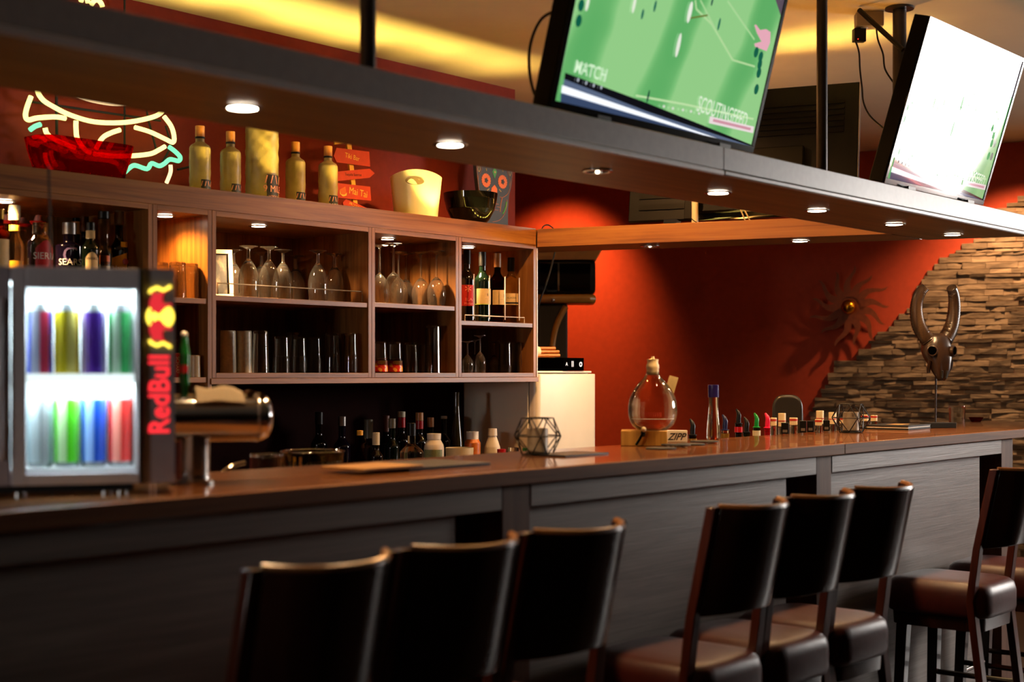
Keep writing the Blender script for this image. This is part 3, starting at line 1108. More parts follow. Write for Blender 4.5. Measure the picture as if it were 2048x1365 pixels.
# ================================================================ picture frame beside the goblets
p = Vector((3.392, 4.37, ZA + 0.0057))
pf = thing('picture_frame', 'white picture frame leaning beside the beer goblets', 'picture frame', p, rad(-30))
Mt = Matrix.Rotation(rad(-13), 4, 'X')
fwid, fhei = 0.15, 0.195
fr = MB(Mt)
for a in ((-fwid / 2, fwid / 2, 0, 0.017), (-fwid / 2, fwid / 2, fhei - 0.017, fhei), (-fwid / 2, -fwid / 2 + 0.017, 0.017, fhei - 0.017), (fwid / 2 - 0.017, fwid / 2, 0.017, fhei - 0.017)):
    fr.box(a[0], a[1], 0, 0.018, a[2], a[3])
fr.build('frame', mat('frame_cream', '#c4b698', .05, 30, rough=.5), pf, bevel=0.002)
m, nt, b = new_mat('old_photo')
nt.links.new(ramp(nt, noise(nt, coords(nt, scale=(1, 1, 0.6)), 22.0, 3), [(0.42, lin('#0e0e0d')), (0.5, lin('#2c2822')), (0.6, lin('#5c523e'))]), b.inputs['Base Color'])
MB(Mt).box(-fwid / 2 + 0.017, fwid / 2 - 0.017, 0.008, 0.011, 0.017, fhei - 0.017).build('picture', m, pf, smooth=False)
MB().box(-0.012, 0.012, 0.055, 0.058, 0.0, 0.11, Matrix.Rotation(rad(14), 4, 'X')).build('stand_strut', BLACK, pf)

# thin retaining rod in front of the goblets, and the wine rack
tag(MB().tube([(X_at(428, YF + 0.02) + 0.016, YF + 0.02, ZA + 0.0045), (X_at(428, YF + 0.02) + 0.016, YF + 0.02, ZA + 0.045), (X_at(714, YF + 0.05), YF + 0.02, ZA + 0.045), (X_at(714, YF + 0.05), YF + 0.02, ZA + 0.0045)], 0.0024, 8).build('guard_rail', CHROME),
    'thin metal guard rail in front of the beer goblets', 'rail')
wr = thing('wine_rack', 'white wire guard with four upright rods before the wine bottles', 'wine rack', (X_at(990, YF + 0.03), YF + 0.03, 1.622))
x0, x1 = X_at(926, YF + 0.03) - wr.location.x + 0.012, X_at(1052, YF + 0.03) - wr.location.x - 0.012
WIRE = mat('white_wire', '#e9e6e0', 0.03, rough=0.25)
MB().tube([(x0, 0, 0.001), (x0, 0, 0.026), (x1, 0, 0.026), (x1, 0, 0.001)], 0.0022, 8).build('front_rail', WIRE, wr)
for px in (946, 977.5, 1008.5, 1037):
    xx = X_at(px, YF + 0.03) - wr.location.x
    MB().cyl((xx, -0.0046, 0.012), (xx, -0.0046, 0.205), 0.0024, n=10).build('upright_rod', WIRE, wr)

# wine bottles
zc = 1.622
wb = [(934, 4.202, DKGLASS, BLACK, 'dark wine bottle with a red label against the divider', REDPAPER),
      (965, 4.222, DKGREEN, BLACK, 'green wine bottle with a cream label, second in the rack', CREAM),
      (995, 4.219, G_BROWN, TAN, 'wine bottle with an orange neck and cream label', CREAM),
      (1022, 4.207, G_PALE, BLACK, 'clear wine bottle with a low cream label, last in the rack', CREAM)]
for i, (px, Y, gm, cm, lab, pm) in enumerate(wb):
    x = X_at(px, Y)
    hz = 0.315 if i < 3 else 0.30
    pl = {0: [(pm, 0.068, 0.160, -0.9, 1.0, 'red label')], 1: [(pm, 0.082, 0.150, -0.75, 1.25, None), (mat('lime_edge', '#a9c23a', 0.05), 0.079, 0.082, -1.3, 1.2, 'lime edge')],
          2: [(pm, 0.082, 0.148, -0.6, 1.25, None)], 3: [(pm, 0.096, 0.136, -0.95, 1.0, None), (BLACKPAPER, 0.088, 0.096, -0.95, 1.0, 'black stripe'), (pm, 0.084, 0.088, -0.95, 1.0, None)]}[i]
    tx = {0: [('ILA', 0.013, 0.096, 0.25, PINKINK, 1.3), ('Merlot', 0.010, 0.078, 0.2, PINKINK, 1.0)], 1: [('R', 0.012, 0.122, 0.65, INK, 1), ('-----', 0.006, 0.106, 0.5, INK, 1)],
          2: [('S', 0.012, 0.122, 0.85, INK, 1), ('-----', 0.006, 0.106, 0.5, INK, 1)], 3: [('KLASSIK', 0.0085, 0.115, 0.1, INK, 1)]}[i]
    t = bottle(lab, x, Y, zc, hz, 0.0375 if i else 0.036, 0.0145, 0.185, 0.232, gm, (cm, hz - 0.062, hz + 0.001, 0.0165), None, pl, tx, 'wine bottles in the rack', name='wine_bottle', cat='wine bottle')
    if i == 0:
        put_text(put_text(MB(), '*', 0.05, r=0.0378, z=0.130, a=0.15), 'v', 0.02, r=0.0378, z=0.140, a=0.15).build('emblem', PINKINK, t, closed=False)

# ================================================================ spirit bottles on the big shelf
zsx = 1.66
sp = [
    dict(label='clear bottle with a cream arched label cut by the picture edge', px=-2, Y=4.207, h=0.262, r=0.032, nr=0.014, body=0.175, sh=0.215, gm=G_AMBER, cap=(GOLD, .23, .263, None), paper=[(CREAM, .05, .165, -.2, 1.2, None)], name='whiskey_bottle'),
    dict(label='tall clear bottle with a yellow neck ring and long cork top', px=29, Y=4.28, h=0.288, r=0.030, nr=0.014, body=0.150, sh=0.205, gm=G_SOLID, cap=(mat('cork_top', '#8a7752'), .240, .289, .019), collar=(YELLOW, .205, .223, .017), paper=[(YELLOW, .06, .105, -1.1, 1.1, None)], name='tequila_bottle'),
    dict(label='squat clear tequila bottle with a red pointed label', px=80, Y=4.167, h=0.225, r=0.040, nr=0.022, body=0.155, sh=0.192, gm=G_SOLID, cap=(G_CLEAR, .19, .2255, .024), paper=[(REDPAPER, .06, .14, -.35, 1.35, 'red label', lambda u: 0.028 * (1 - abs(u) ** 1.4))], text=[('SIERRA', .022, .115, .55, WHITEINK, .95)], name='tequila_bottle'),
    dict(label='broad dark gin bottle with a big pale letter and white name', px=139, Y=4.246, h=0.242, r=0.047, nr=0.021, body=0.165, sh=0.178, gm=DKPURPLE, cap=(SILVER, .205, .244, .0235), text=[('SEARS', .022, .108, .05, WHITEINK, 1), ('GIN', .010, .078, .1, WHITEINK, 1), ('C', .055, .130, .05, mat('violet_ink', '#5a4a78'), 1)], name='gin_bottle'),
    dict(label='bottle with a wide tan cap rising behind the broad gin bottle', px=153, Y=4.471, h=0.290, r=0.029, nr=0.013, body=0.175, sh=0.215, gm=DKGLASS, cap=(TAN, .232, .2765, .0185), name='rum_bottle'),
    dict(label='bottle with a slim tan foil neck at the back of the shelf', px=169, Y=4.40, h=0.288, r=0.028, nr=0.012, body=0.175, sh=0.215, gm=DKGLASS, cap=(mat('brown_foil', '#6d4426'), .235, .2895, .015), name='cognac_bottle'),
    dict(label='green whiskey bottle with an arched cream label', px=181, Y=4.158, h=0.225, r=0.029, nr=0.012, body=0.150, sh=0.190, gm=DKGREEN, cap=(BLACK, .212, .241, None), paper=[(CREAM, .05, .120, -.55, .9, None, lambda u: 0.02 * (1 - u * u)), (CREAM, .185, .212, -.5, .5, None)], text=[('WHISKEY', .009, .118, .2, INK, 1)], name='whiskey_bottle'),
    dict(label='liqueur bottle with an orange label and slanted black band', px=207, Y=4.188, h=0.285, r=0.0245, nr=0.0165, body=0.140, sh=0.180, gm=G_SOLID, cap=(BLACK, .262, .286, None), paper=[(ORANGE, .105, .135, -.75, .95, None), (WHITEPAPER, .045, .105, -.75, .95, None), (BLACKPAPER, .100, .114, -.4, .95, 'black band')], text=[('IIIIII', .008, .107, .25, GOLD, 1)], name='liqueur_bottle', square=.8),
    dict(label='dark rum bottle with a yellow label and small red disc', px=238, Y=4.198, h=0.292, r=0.031, nr=0.0135, body=0.160, sh=0.203, gm=DKGLASS, cap=(mat('rum_cap', '#6b4a24'), .245, .2935, .0175), paper=[(YELLOW, .045, .138, -1.05, .95, None, lambda u: 0.012 * u), (YELLOW, .168, .186, .2, 1.0, None)], text=[('Havana', .017, .095, .35, WHITEINK, 1)], name='rum_bottle'),
]
for d in sp:
    px = d.pop('px')
    Y = d.pop('Y')
    lab = d.pop('label')
    t = bottle(lab, X_at(px, Y), Y, zsx, group='spirit bottles on the big shelf', cat='bottle', **d)
    if 'red disc' in lab:
        MB().lathe([(0.0, -0.0006), (0.011, -0.0006), (0.011, 0.0006), (0, 0.0006)], 16, Matrix.Translation((0.0405 * math.sin(.55), -0.0405 * math.cos(.55), 0.118)) @ Matrix.Rotation(.55, 4, 'Z') @ Matrix.Rotation(PI / 2, 4, 'X')).build('emblem_disc', mat('dark_red_ink', '#7a1414'), t)

# red and white sombrero shaped caps on a rack behind the bottles
REDSH = mat('sombrero_red', '#d01428', 0.08, 40, rough=0.3)
PALEPINK = mat('sombrero_crown', '#e8a090', 0.05, 40, rough=0.4)
for px, Y, lab in ((14, 4.42, 'red brimmed little sombrero cap behind the yellow ringed bottle'), (46, 4.47, 'red brimmed little sombrero cap in the middle of three'), (77, 4.356, 'red brimmed little sombrero cap above the squat bottle')):
    x = X_at(px, Y)
    z0 = zsx
    t = bottle(lab, x, Y, z0, 0.240, 0.024 if px != 46 else 0.02, 0.011, 0.16, 0.195, G_SOLID, group='tequila bottles with sombrero caps', name='tequila_bottle', cat='bottle')
    MB().lathe([(0.0, 0.2405), (0.022, 0.2415), (0.0285, 0.249), (0.0295, 0.252), (0.022, 0.2455), (0.0, 0.2445)], 24).build('sombrero_brim', REDSH, t)
    MB().lathe([(0.0, 0.2446), (0.016, 0.2462), (0.0145, 0.260), (0.009, 0.273), (0, 0.276)], 20).build('sombrero_crown', PALEPINK, t)

# ================================================================ on top of the shelf header
ZT = HZ1 - 0.0015
FROSTBOT = mat('frosted_yellow_glass', '#a69460', 0.10, 30, 0.35, rough=0.38, trans=0.12, sub=0.0)
MILE = [(400, 4.26, 'first small frosted yellow bottle next to the neon sign'), (461, 4.27, 'small frosted yellow bottle just before the big one'),
        (591, 4.27, 'small frosted yellow bottle just after the big one'), (656, 4.25, 'small frosted yellow bottle overlapping the signpost')]


def wavy(p, a):
    r = math.hypot(p[0], p[1])
    k = 1 + 0.018 * math.sin(a * 5 + p[2] * 90) + 0.014 * math.sin(a * 9 - p[2] * 140)
    return (p[0] * k, p[1] * k, p[2]) if r > 0.7 * WR and p[2] < WZ else p


for i, (px, Y, lab) in enumerate(MILE):
    x = X_at(px, Y)
    if i == 0:
        WR, WZ = 0.0385, 0.168
        m0 = thing('vodka_bottle', lab, 'bottle', (x, Y, ZT), facing(x, Y), 'small frosted vodka bottles')
        pr = [(0, 0.001), (0.036, 0.0), (0.0385, 0.003)] + [(0.0385, 0.012 * k) for k in range(1, 15)] + [(0.0375, 0.174), (0.033, 0.181), (0.022, 0.188), (0.0165, 0.193), (0.016, 0.199), (0.016, 0.205), (0, 0.205)]
        MB().lathe(pr, 40, fn=wavy).build('glass_body', FROSTBOT, m0)
        MB().lathe([(0, 0.2125), (0.0168, 0.2125), (0.0172, 0.251), (0.016, 0.2525), (0, 0.2525)], 24).build('cap', TAN, m0)
        MB().lathe([(0, 0.2055), (0.0178, 0.2055), (0.0178, 0.212), (0, 0.212)], 24).build('cap_ring', MATBLACK, m0, label='black cap ring')
        wrap_sheet(MB(), 0.0405, 0.004, 0.052, 0.1, 1.25).build('paper_label', BLACKPAPER, m0, label='black label')
        put_text(put_text(MB(), '9 MILE', 0.013, r=0.0417, z=0.012, a=0.68), 'VODKA', 0.006, r=0.0417, z=0.0, a=0.68).build('label_lettering', WHITEINK, m0, closed=False)
        put_text(MB(), '/ / \\ /', 0.018, r=0.0417, z=0.036, a=0.68, bold=0.02).build('label_emblem', PINKINK, m0, closed=False)
    else:
        copy_tree(m0, (x, Y, ZT), facing(x, Y), lab)
x, Y = X_at(524, 4.27), 4.27
WR, WZ = 0.0625, 0.30
mb_ = thing('large_vodka_bottle', 'big frosted yellow bottle towering between the small ones', 'bottle', (x, Y, ZT), facing(x, Y))
pr = [(0, 0.001), (0.059, 0.0), (0.0625, 0.004)] + [(0.0625, 0.0122 * k) for k in range(1, 25)] + [(0.061, 0.302), (0.053, 0.313), (0.036, 0.326), (0.026, 0.336), (0.0245, 0.345), (0.0245, 0.372), (0, 0.372)]
MB().lathe(pr, 48, fn=wavy).build('glass_body', FROSTBOT, mb_)
MB().lathe([(0, 0.3835), (0.0262, 0.3835), (0.0266, 0.425), (0.0245, 0.427), (0, 0.427)], 24).build('cap', TAN, mb_)
MB().lathe([(0, 0.3725), (0.027, 0.3725), (0.027, 0.383), (0, 0.383)], 24).build('cap_ring', MATBLACK, mb_)
wrap_sheet(MB(), 0.0650, 0.004, 0.100, 0.28, 1.2).build('paper_label', BLACKPAPER, mb_, label='black label')
put_text(put_text(MB(), '9 MILE', 0.026, r=0.0663, z=0.045, a=0.80, sx=0.95), 'VODKA', 0.010, r=0.0663, z=0.016, a=0.76).build('label_lettering', PINKINK, mb_, closed=False)
put_text(MB(), '/ / \\ /', 0.030, r=0.0663, z=0.080, a=0.78, bold=0.02).build('label_emblem', PINKINK, mb_, closed=False)

# signpost with arrow boards
YT = 4.40
t0 = Vector((X_at(706, YT), YT, ZT))
sg = thing('cocktail_signpost', 'small yellow signpost with red arrow boards naming cocktails', 'signpost', t0, 0)
s_ = mpp(706, YT)
SIGNRED = mat('sign_red', '#c83c1c', 0.1, 30, rough=0.6)
SIGNYEL = mat('sign_yellow', '#f0c04a', 0.08, 30, rough=0.6)


def spt(px, py, dy=0.0):
    q = on_y(px, py, YT + dy)
    return (q.x - t0.x, q.z - t0.z)


MB().xz_prism([spt(709, 425), spt(717, 425), spt(699, 250), spt(690, 250)], 0.0, 0.010).build('post', SIGNYEL, sg)
boards = [([(665, 312), (671, 296), (736, 304), (738, 334), (671, 325)], SIGNRED, [('Tiki Bar', 702, 315, 0.021, SIGNYEL, -0.10)]),
          ([(668, 344), (737, 338), (747, 347), (737, 356), (668, 363)], SIGNRED, [('Tequila Sunrise', 704, 350, 0.0125, INK, 0.07)]),
          ([(668, 366), (738, 374), (740, 402), (668, 395)], SIGNRED, [('Mai Tai', 714, 386, 0.029, SIGNYEL, -0.09)]),
          ([(683, 406), (690, 399), (731, 416), (733, 440), (690, 432)], SIGNRED, [('PROSECCO', 710, 414, 0.013, SIGNYEL, -0.28)]),
          ([(667, 282), (667, 290), (742, 278), (742, 258), (667, 268)], SIGNYEL, [])]
for poly, m_, tx in boards:
    bo = MB().xz_prism([spt(*q) for q in poly], -0.0075, -0.001).build('arrow_board', m_, sg)
    for s, px, py, size, tm, rot in tx:
        cx, cz = spt(px, py)
        put_text(MB(), s, size, Matrix.Translation((cx, -0.0082, cz)) @ Matrix.Rotation(-rot, 4, 'Y'), sx=0.9).build('board_lettering', tm, bo, closed=False)
# the cocktail glass painted on the third board
MB().xz_prism([spt(676, 380), spt(688, 374), spt(690, 386), spt(684, 392), spt(678, 390)], -0.0085, -0.0078).build('painted_drink', ORANGE, sg)
MB().xz_prism([spt(676, 380), spt(679, 389), spt(686, 390), spt(691, 386), spt(690, 392), spt(683, 393.5), spt(677, 389)], -0.0092, -0.0086).build('painted_melon_slice', SIGNYEL, sg)

# ice bucket
x, Y = X_at(832, 4.28), 4.28
ib = thing('ice_bucket', 'cream white ice bucket with an oval hand hole', 'bucket', (x, Y, ZT), facing(x, Y))
hb, rt_, rb_ = 0.188, 0.1115, 0.092


def bucket_pt(p, a):
    c = math.cos(a)
    t = p[2] / hb
    zz = p[2] + (0.022 * (c * c) - 0.004) * max(0, t - 0.5) * 2
    return (p[0], p[1], zz)


vs = []
mbk = MB()
NA, NZ = 64, 22
hole = lambda u, v: (u / 0.036) ** 2 + (v / 0.0145) ** 2 < 1
rings = []
for lay in (0, 1):
    for i in range(NZ + 1):
        t = i / NZ
        row = []
        for j in range(NA):
            a = 2 * PI * j / NA
            r = rb_ + (rt_ - rb_) * t - lay * 0.003
            p = (r * math.sin(a), -r * math.cos(a), max(0.0 if lay == 0 else 0.004, hb * t))
            row.append(bucket_pt(p, a))
        rings.append(row)
allv = [q for r in rings for q in r]
fs = []
for lay in (0, 1):
    for i in range(NZ):
        for j in range(NA):
            k = (j + 1) % NA
            b0 = lay * (NZ + 1) * NA
            a = 2 * PI * (j + 0.5) / NA
            a = (a + PI) % (2 * PI) - PI
            fs.append((b0 + i * NA + j, b0 + i * NA + k, b0 + (i + 1) * NA + k, b0 + (i + 1) * NA + j))
for j in range(NA):
    k = (j + 1) % NA
    fs.append((NZ * NA + j, NZ * NA + k, (NZ + 1) * NA + NZ * NA + k, (NZ + 1) * NA + NZ * NA + j))
fs.append(tuple(range(NA)))
fs.append(tuple((NZ + 1) * NA + j for j in range(NA)))
BUCK = mat('bucket_plastic', '#e2d6b4', 0.03, 10, rough=0.3)
MB().add(allv, fs).build('bucket_body', BUCK, ib, angle=50)
# hand hole: a shadowed inset oval on the curved wall
hv = []
n_ = 28
for j in range(n_):
    a = 2 * PI * j / n_
    u, v_ = 0.041 * math.cos(a), 0.0165 * math.sin(a) + 0.002 * math.cos(a)
    zz = hb * 0.835 + v_ - 0.004 * math.cos(a)
    r = rb_ + (rt_ - rb_) * (zz / hb) + 0.0006
    th = (u - 0.006) / r
    hv.append((r * math.sin(th), -r * math.cos(th), zz))
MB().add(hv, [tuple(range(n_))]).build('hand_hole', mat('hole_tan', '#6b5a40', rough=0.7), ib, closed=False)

# black bowl
x, Y = X_at(941, 4.27), 4.27
bb = MB().lathe([(0, 0.0), (0.055, 0.0), (0.06, 0.004), (0.085, 0.03), (0.108, 0.075), (0.119, 0.12), (0.122, 0.148), (0.119, 0.148), (0.105, 0.078), (0.082, 0.035), (0.055, 0.008), (0, 0.006)], 48).build('serving_bowl', GLOSSBLACK)
bb.location = (x, Y, ZT)
tag(bb, 'glossy black bowl standing between the ice bucket and the painted skull', 'bowl')

# red bowl in front of the neon sign
rb = thing('fruit_bowl', 'see-through red bowl standing in front of the neon sign', 'bowl', (X_at(160, 4.27), 4.27, ZT), 0)
REDGLASS = glass('red_acrylic', '#e8281a', 0.0, 1.2, 0.72)


def rrect(lx, ly, r, z, n=6):
    out = []
    for cx, cy, a0 in ((lx - r, ly - r, 0), (-lx + r, ly - r, PI / 2), (-lx + r, -ly + r, PI), (lx - r, -ly + r, 1.5 * PI)):
        for i in range(n + 1):
            a = a0 + PI / 2 * i / n
            out.append((cx + r * math.cos(a), cy + r * math.sin(a), z))
    return out


MB().loft([rrect(0.186, 0.085, 0.06, 0.132), rrect(0.176, 0.08, 0.055, 0.09), rrect(0.158, 0.07, 0.05, 0.03), rrect(0.147, 0.062, 0.045, 0.0), rrect(0.144, 0.06, 0.043, 0.004), rrect(0.155, 0.067, 0.047, 0.03), rrect(0.172, 0.077, 0.052, 0.09), rrect(0.183, 0.082, 0.057, 0.132), rrect(0.186, 0.085, 0.06, 0.132)], True).build('bowl_wall', REDGLASS, rb, angle=70)

# painted skull board
YK = 4.41
k0 = Vector((X_at(985, YK), YK, ZT))


def kpt(px, py):
    q = on_y(px, py, YK)
    return (q.x - k0.x, q.z - k0.z)


sk = thing('painted_skull_board', 'slate coloured board painted with a skull with orange flower eyes', 'wall decoration', k0)
SLATE = mat('slate_blue', '#2a3440', 0.1, 25, rough=0.6)
MB().xz_prism([kpt(1016, 455), kpt(1016, 420), kpt(1018, 392), kpt(1023, 372), kpt(1026, 345), kpt(1027, 318), kpt(1020, 296), kpt(1005, 284), kpt(985, 280), kpt(968, 286), kpt(956, 298), kpt(952, 320), kpt(954, 352), kpt(957, 378), kpt(962, 392), kpt(966, 420), kpt(966, 455)][::-1], 0, 0.02).build('board', SLATE, sk)
PO = mat('paint_orange', '#e2701c', 0.06, 40, rough=0.6)
PG = mat('paint_green', '#3c9a4a', 0.06, 40, rough=0.6)
PB = mat('paint_pink_brown', '#a9694c', 0.06, 40, rough=0.6)
PC = mat('paint_cream', '#cdb672', 0.06, 40, rough=0.6)


def disc(px, py, rpx, y0, m_, nm, par, petals=0, am=0.1, n=40, sqx=1.0):
    cx, cz = kpt(px, py)
    r = rpx * mpp(985, YK)
    pts = []
    for i in range(n):
        a = 2 * PI * i / n
        k = r * (1 + (am * math.cos(petals * a) if petals else 0))
        pts.append((cx + k * math.cos(a) * sqx, cz + k * math.sin(a)))
    return MB().xz_prism(pts, y0, y0 + 0.0012).build(nm, m_, par)


for px, py in ((972, 361), (1005, 364)):
    e = disc(px, py, 13.5, -0.0014, PO, 'flower_eye', sk, 16, 0.05, 96)
    disc(px, py, 4.6, -0.0028, INK, 'eye_centre', e, 5, 0.22, 60)
MB().xz_prism([kpt(989, 370), kpt(994, 378), kpt(994, 386), kpt(982, 385), kpt(983, 376)], -0.0014, -0.0002).build('nose', PO, sk)
for a in ([(989, 334), (993.5, 344), (989, 358), (984.5, 344)],):
    MB().xz_prism([kpt(*q) for q in a], -0.0014, -0.0002).build('forehead_diamond', PG, sk)
disc(989, 344.5, 2.2, -0.0028, PC, 'diamond_centre', sk)


def stroke(pts, m_, nm, w=0.0013):
    q = [(kpt(*p_)[0], -0.0006, kpt(*p_)[1]) for p_ in pts]
    MB().tube(smooth_path(q, 4), w, 6).build(nm, m_, sk)


stroke([(953, 322), (954, 345), (957, 372), (958, 382)], PB, 'outline_stroke')
stroke([(1025.5, 322), (1024.5, 348), (1020, 374), (1015, 388), (1005, 395), (999, 394)], PB, 'outline_stroke')
stroke([(961, 322), (963, 335), (961, 345), (957, 352), (956, 368)], PB, 'outline_stroke', 0.001)
stroke([(1016, 330), (1015, 345), (1019, 358), (1019, 374)], PB, 'outline_stroke', 0.001)
stroke([(958, 328), (956, 338), (958, 344), (960, 338), (958, 328)], PC, 'scroll_stroke', 0.0012)
stroke([(1020, 334), (1022, 344), (1020, 352), (1018, 344), (1020, 334)], PC, 'scroll_stroke', 0.0012)
stroke([(978, 378), (974, 381)], PC, 'cheek_dash', 0.0024)
stroke([(998, 379), (1002, 384)], PC, 'cheek_dash', 0.0024)
stroke([(972, 336), (973, 342)], PC, 'brow_dash', 0.0016)
stroke([(1005, 338), (1006, 344)], PC, 'brow_dash', 0.0016)
stroke([(1004, 396), (1001, 412), (1000, 424)], PB, 'jaw_stroke', 0.0022)
stroke([(1013, 404), (1010, 418), (1005, 428)], PG, 'leaf_stroke', 0.0032)
stroke([(1014, 400), (1013, 415), (1008, 430), (998, 441), (985, 444)], PB, 'outline_stroke')
for q in ((994, 408), (997, 414), (993, 420)):
    stroke([(q[0] - 3, q[1]), (q[0] + 3, q[1] + 1)], PB, 'tooth_stroke', 0.0012)

# ================================================================ neon sign on the back wall
YN = 4.515
n0 = Vector((X_at(200, YN), YN, ZT + 0.30))
ns = thing('neon_sign', 'big neon burger sign glowing yellow and green on the wall', 'neon sign', n0)
NY = glow('neon_yellow', '#fff08c', 2.2)
NG = glow('neon_green', '#80ffb8', 1.3)
NP = glow('neon_peach', '#ffd79c', 1.9)


def npt(px, py, dy=0.0):
    q = on_y(px, py, YN)
    return (q.x - n0.x, dy, q.z - n0.z)


tubes = [
    (NY, [(73, 168), (76, 185), (86, 200), (104, 212), (140, 230), (190, 244), (250, 245), (300, 236), (322, 226), (329, 214)]),
    (NY, [(62, 193), (54, 215), (51, 232), (57, 240), (75, 236), (110, 234), (131, 237)]),
    (NP, [(100, 170), (135, 184), (175, 199), (225, 208), (262, 207), (280, 204)]),
    (NY, [(152, 242), (152, 258), (155, 278), (170, 300), (181, 306)]),
    (NY, [(240, 260), (222, 266), (205, 276), (192, 298)]),
    (NY, [(270, 255), (300, 264), (330, 278), (346, 285), (348, 272), (342, 252), (328, 233)]),
    (NY, [(90, 256), (96, 270), (120, 284), (150, 296)]),
    (NY, [(188, 308), (220, 312), (262, 312), (300, 308), (318, 300), (330, 293)]),
    (NG, [(338, 294), (350, 303), (360, 314), (357, 322), (340, 319), (328, 328), (318, 332), (303, 327), (294, 338), (270, 331), (258, 337), (248, 345), (240, 336)]),
    (NG, [(81, 249), (70, 253), (60, 260)]),
    (NP, [(341, 330), (341, 345), (333, 366)]),
    (NP, [(66, 275), (80, 274), (92, 282)]),
    (NP, [(90, 306), (92, 322), (102, 340)]),
    (NY, [(183, 9), (188, 2), (195, 0), (202, 6), (205, 14)]),
    (NY, [(162, 3), (166, -12), (173, -8), (176, 6)]),
]
for m_, pts in tubes:
    q = smooth_path([npt(*p_) for p_ in pts], 5)
    MB().tube(q, 0.0088 if m_ is not NP else 0.0075, 10).build('neon_tube', m_, ns)
fr = MB()
fr.tube([npt(120, -8, 0.03), npt(124, 372, 0.03)], 0.006, 6)
fr.build('mounting_rod', MATBLACK, ns)
for pts in ([(258, -8), (258, 370)], [(60, 200), (330, 240)], [(300, 205), (306, 240), (322, 300)], [(340, 250), (352, 290), (330, 330)], [(364, 338), (400, 330)]):
    MB().tube([npt(a_, b_, 0.028) for a_, b_ in pts], 0.0045, 6).build('mounting_rod' if len(pts) == 2 else 'sign_cable', MATBLACK, ns)

# ================================================================ drinks fridge on the bar
fc = on_z(165, 993, ZB)
fn_ = Vector((-fc.x, -fc.y, 0)).normalized()
frz = facing(fc.x, fc.y)
fux = Vector((math.cos(frz), math.sin(frz), 0))


def fr_(px, py):
    q = on_plane(px, py, fc, fn_)
    return ((q - fc).dot(fux), q.z - ZB)


FR_GREY = mat('fridge_silver', '#c4bfc4', 0.04, 20, rough=0.32)
FR_DARK = mat('fridge_side_grey', '#a0969c', 0.05, 20, rough=0.4)
FR_IN = mat('fridge_liner', '#eef2f2', 0.02, 10, rough=0.4)
fg = thing('drinks_fridge', 'small grey countertop fridge full of lit energy drink cans', 'fridge', (fc.x, fc.y, ZB + 0.0005), frz)
uL, uR = fr_(-18, 700)[0], fr_(350, 700)[0]
uG0, uG1, uD = fr_(52, 700)[0], fr_(275, 700)[0], fr_(288, 700)[0]
zT, zB_ = fr_(165, 536)[1], 0.022
zG0, zG1 = fr_(165, 947)[1], fr_(165, 578)[1]
D = 0.20
sh = MB()
sh.box(uL, uL + 0.02, 0.022, D, zB_, zT).box(uD - 0.012, uR, 0.006, D, zB_, zT).box(uL + 0.02, uD - 0.012, 0.022, D, zT - 0.022, zT)
sh.box(uL + 0.02, uD - 0.012, 0.022, D, zB_, zB_ + 0.022).box(uL + 0.02, uD - 0.012, D - 0.02, D, zB_ + 0.022, zT - 0.022)
sh.build('cabinet', FR_DARK, fg, smooth=False)
li = MB()
i0, i1 = uL + 0.0205, uD - 0.0125
li.box(i0, i0 + 0.004, 0.03, D - 0.0205, zB_ + 0.0225, zT - 0.0225).box(i1 - 0.004, i1, 0.03, D - 0.0205, zB_ + 0.0225, zT - 0.0225)
li.box(i0, i1, D - 0.025, D - 0.0205, zB_ + 0.0225, zT - 0.0225).box(i0, i1, 0.03, D - 0.025, zT - 0.027, zT - 0.0225).box(i0, i1, 0.03, D - 0.025, zB_ + 0.0225, zB_ + 0.03)
li.build('inner_liner', FR_IN, fg, smooth=False)
dr = MB()
dr.box(uL + 0.036, uG0, 0, 0.020, zB_, zT).box(uG1, uD - 0.001, 0, 0.020, zB_, zT).box(uG0, uG1, 0, 0.020, zG1, zT).box(uG0, uG1, 0, 0.020, zB_, zG0)
door = dr.build('door', FR_GREY, fg, bevel=0.002)
MB().box(uG0, uG1, 0.006, 0.009, zG0, zG1).build('glass_pane', glass('door_glass', '#ffffff', 0, 1.45, 0.8), door, smooth=False)
MB().box(uL, uL + 0.034, 0.002, 0.020, zB_, zT).build('door_edge', FR_DARK, door, bevel=0.002)
MB().box(uL + 0.012, uL + 0.024, -0.012, 0.0015, zB_ + 0.05, zT - 0.06).build('handle', FR_GREY, door, bevel=0.003)
MB().box(uG1 + 0.003, uD - 0.002, -0.0025, -0.0005, zB_, zT).build('chrome_strip', CHROME, door)
for u in (uL + 0.05, uR - 0.10, uD - 0.07):
    MB().cyl((u, 0.05, 0), (u, 0.05, zB_ - 0.0005), 0.012, n=14).build('foot', CHROME, fg)
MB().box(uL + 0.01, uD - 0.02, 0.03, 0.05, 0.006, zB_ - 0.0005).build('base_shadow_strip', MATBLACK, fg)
zr = fr_(165, 762)[1]
ws = MB()
for k in range(6):
    yy = 0.034 + k * 0.027
    ws.cyl((i0 + 0.005, yy, zr), (i1 - 0.005, yy, zr), 0.0016, n=6)
for k in range(13):
    xx = i0 + 0.008 + (i1 - i0 - 0.016) * k / 12
    ws.cyl((xx, 0.034, zr - 0.003), (xx, D - 0.027, zr - 0.003), 0.0012, n=6)
ws.build('wire_shelf_grille', CHROME, fg)
MB().box(i0 + 0.005, i1 - 0.005, 0.030, 0.0325, zr - 0.004, zr + 0.013).build('shelf_front_strip', glow('rail_glow', '#f0ffff', 1.1), fg)  # glow put into the rail for its brightly lit look
MB().box(i0 + 0.01, i1 - 0.01, 0.040, 0.060, zT - 0.034, zT - 0.0275).build('led_tube', glow('cool_led', '#e8fbff', 12.0), fg)
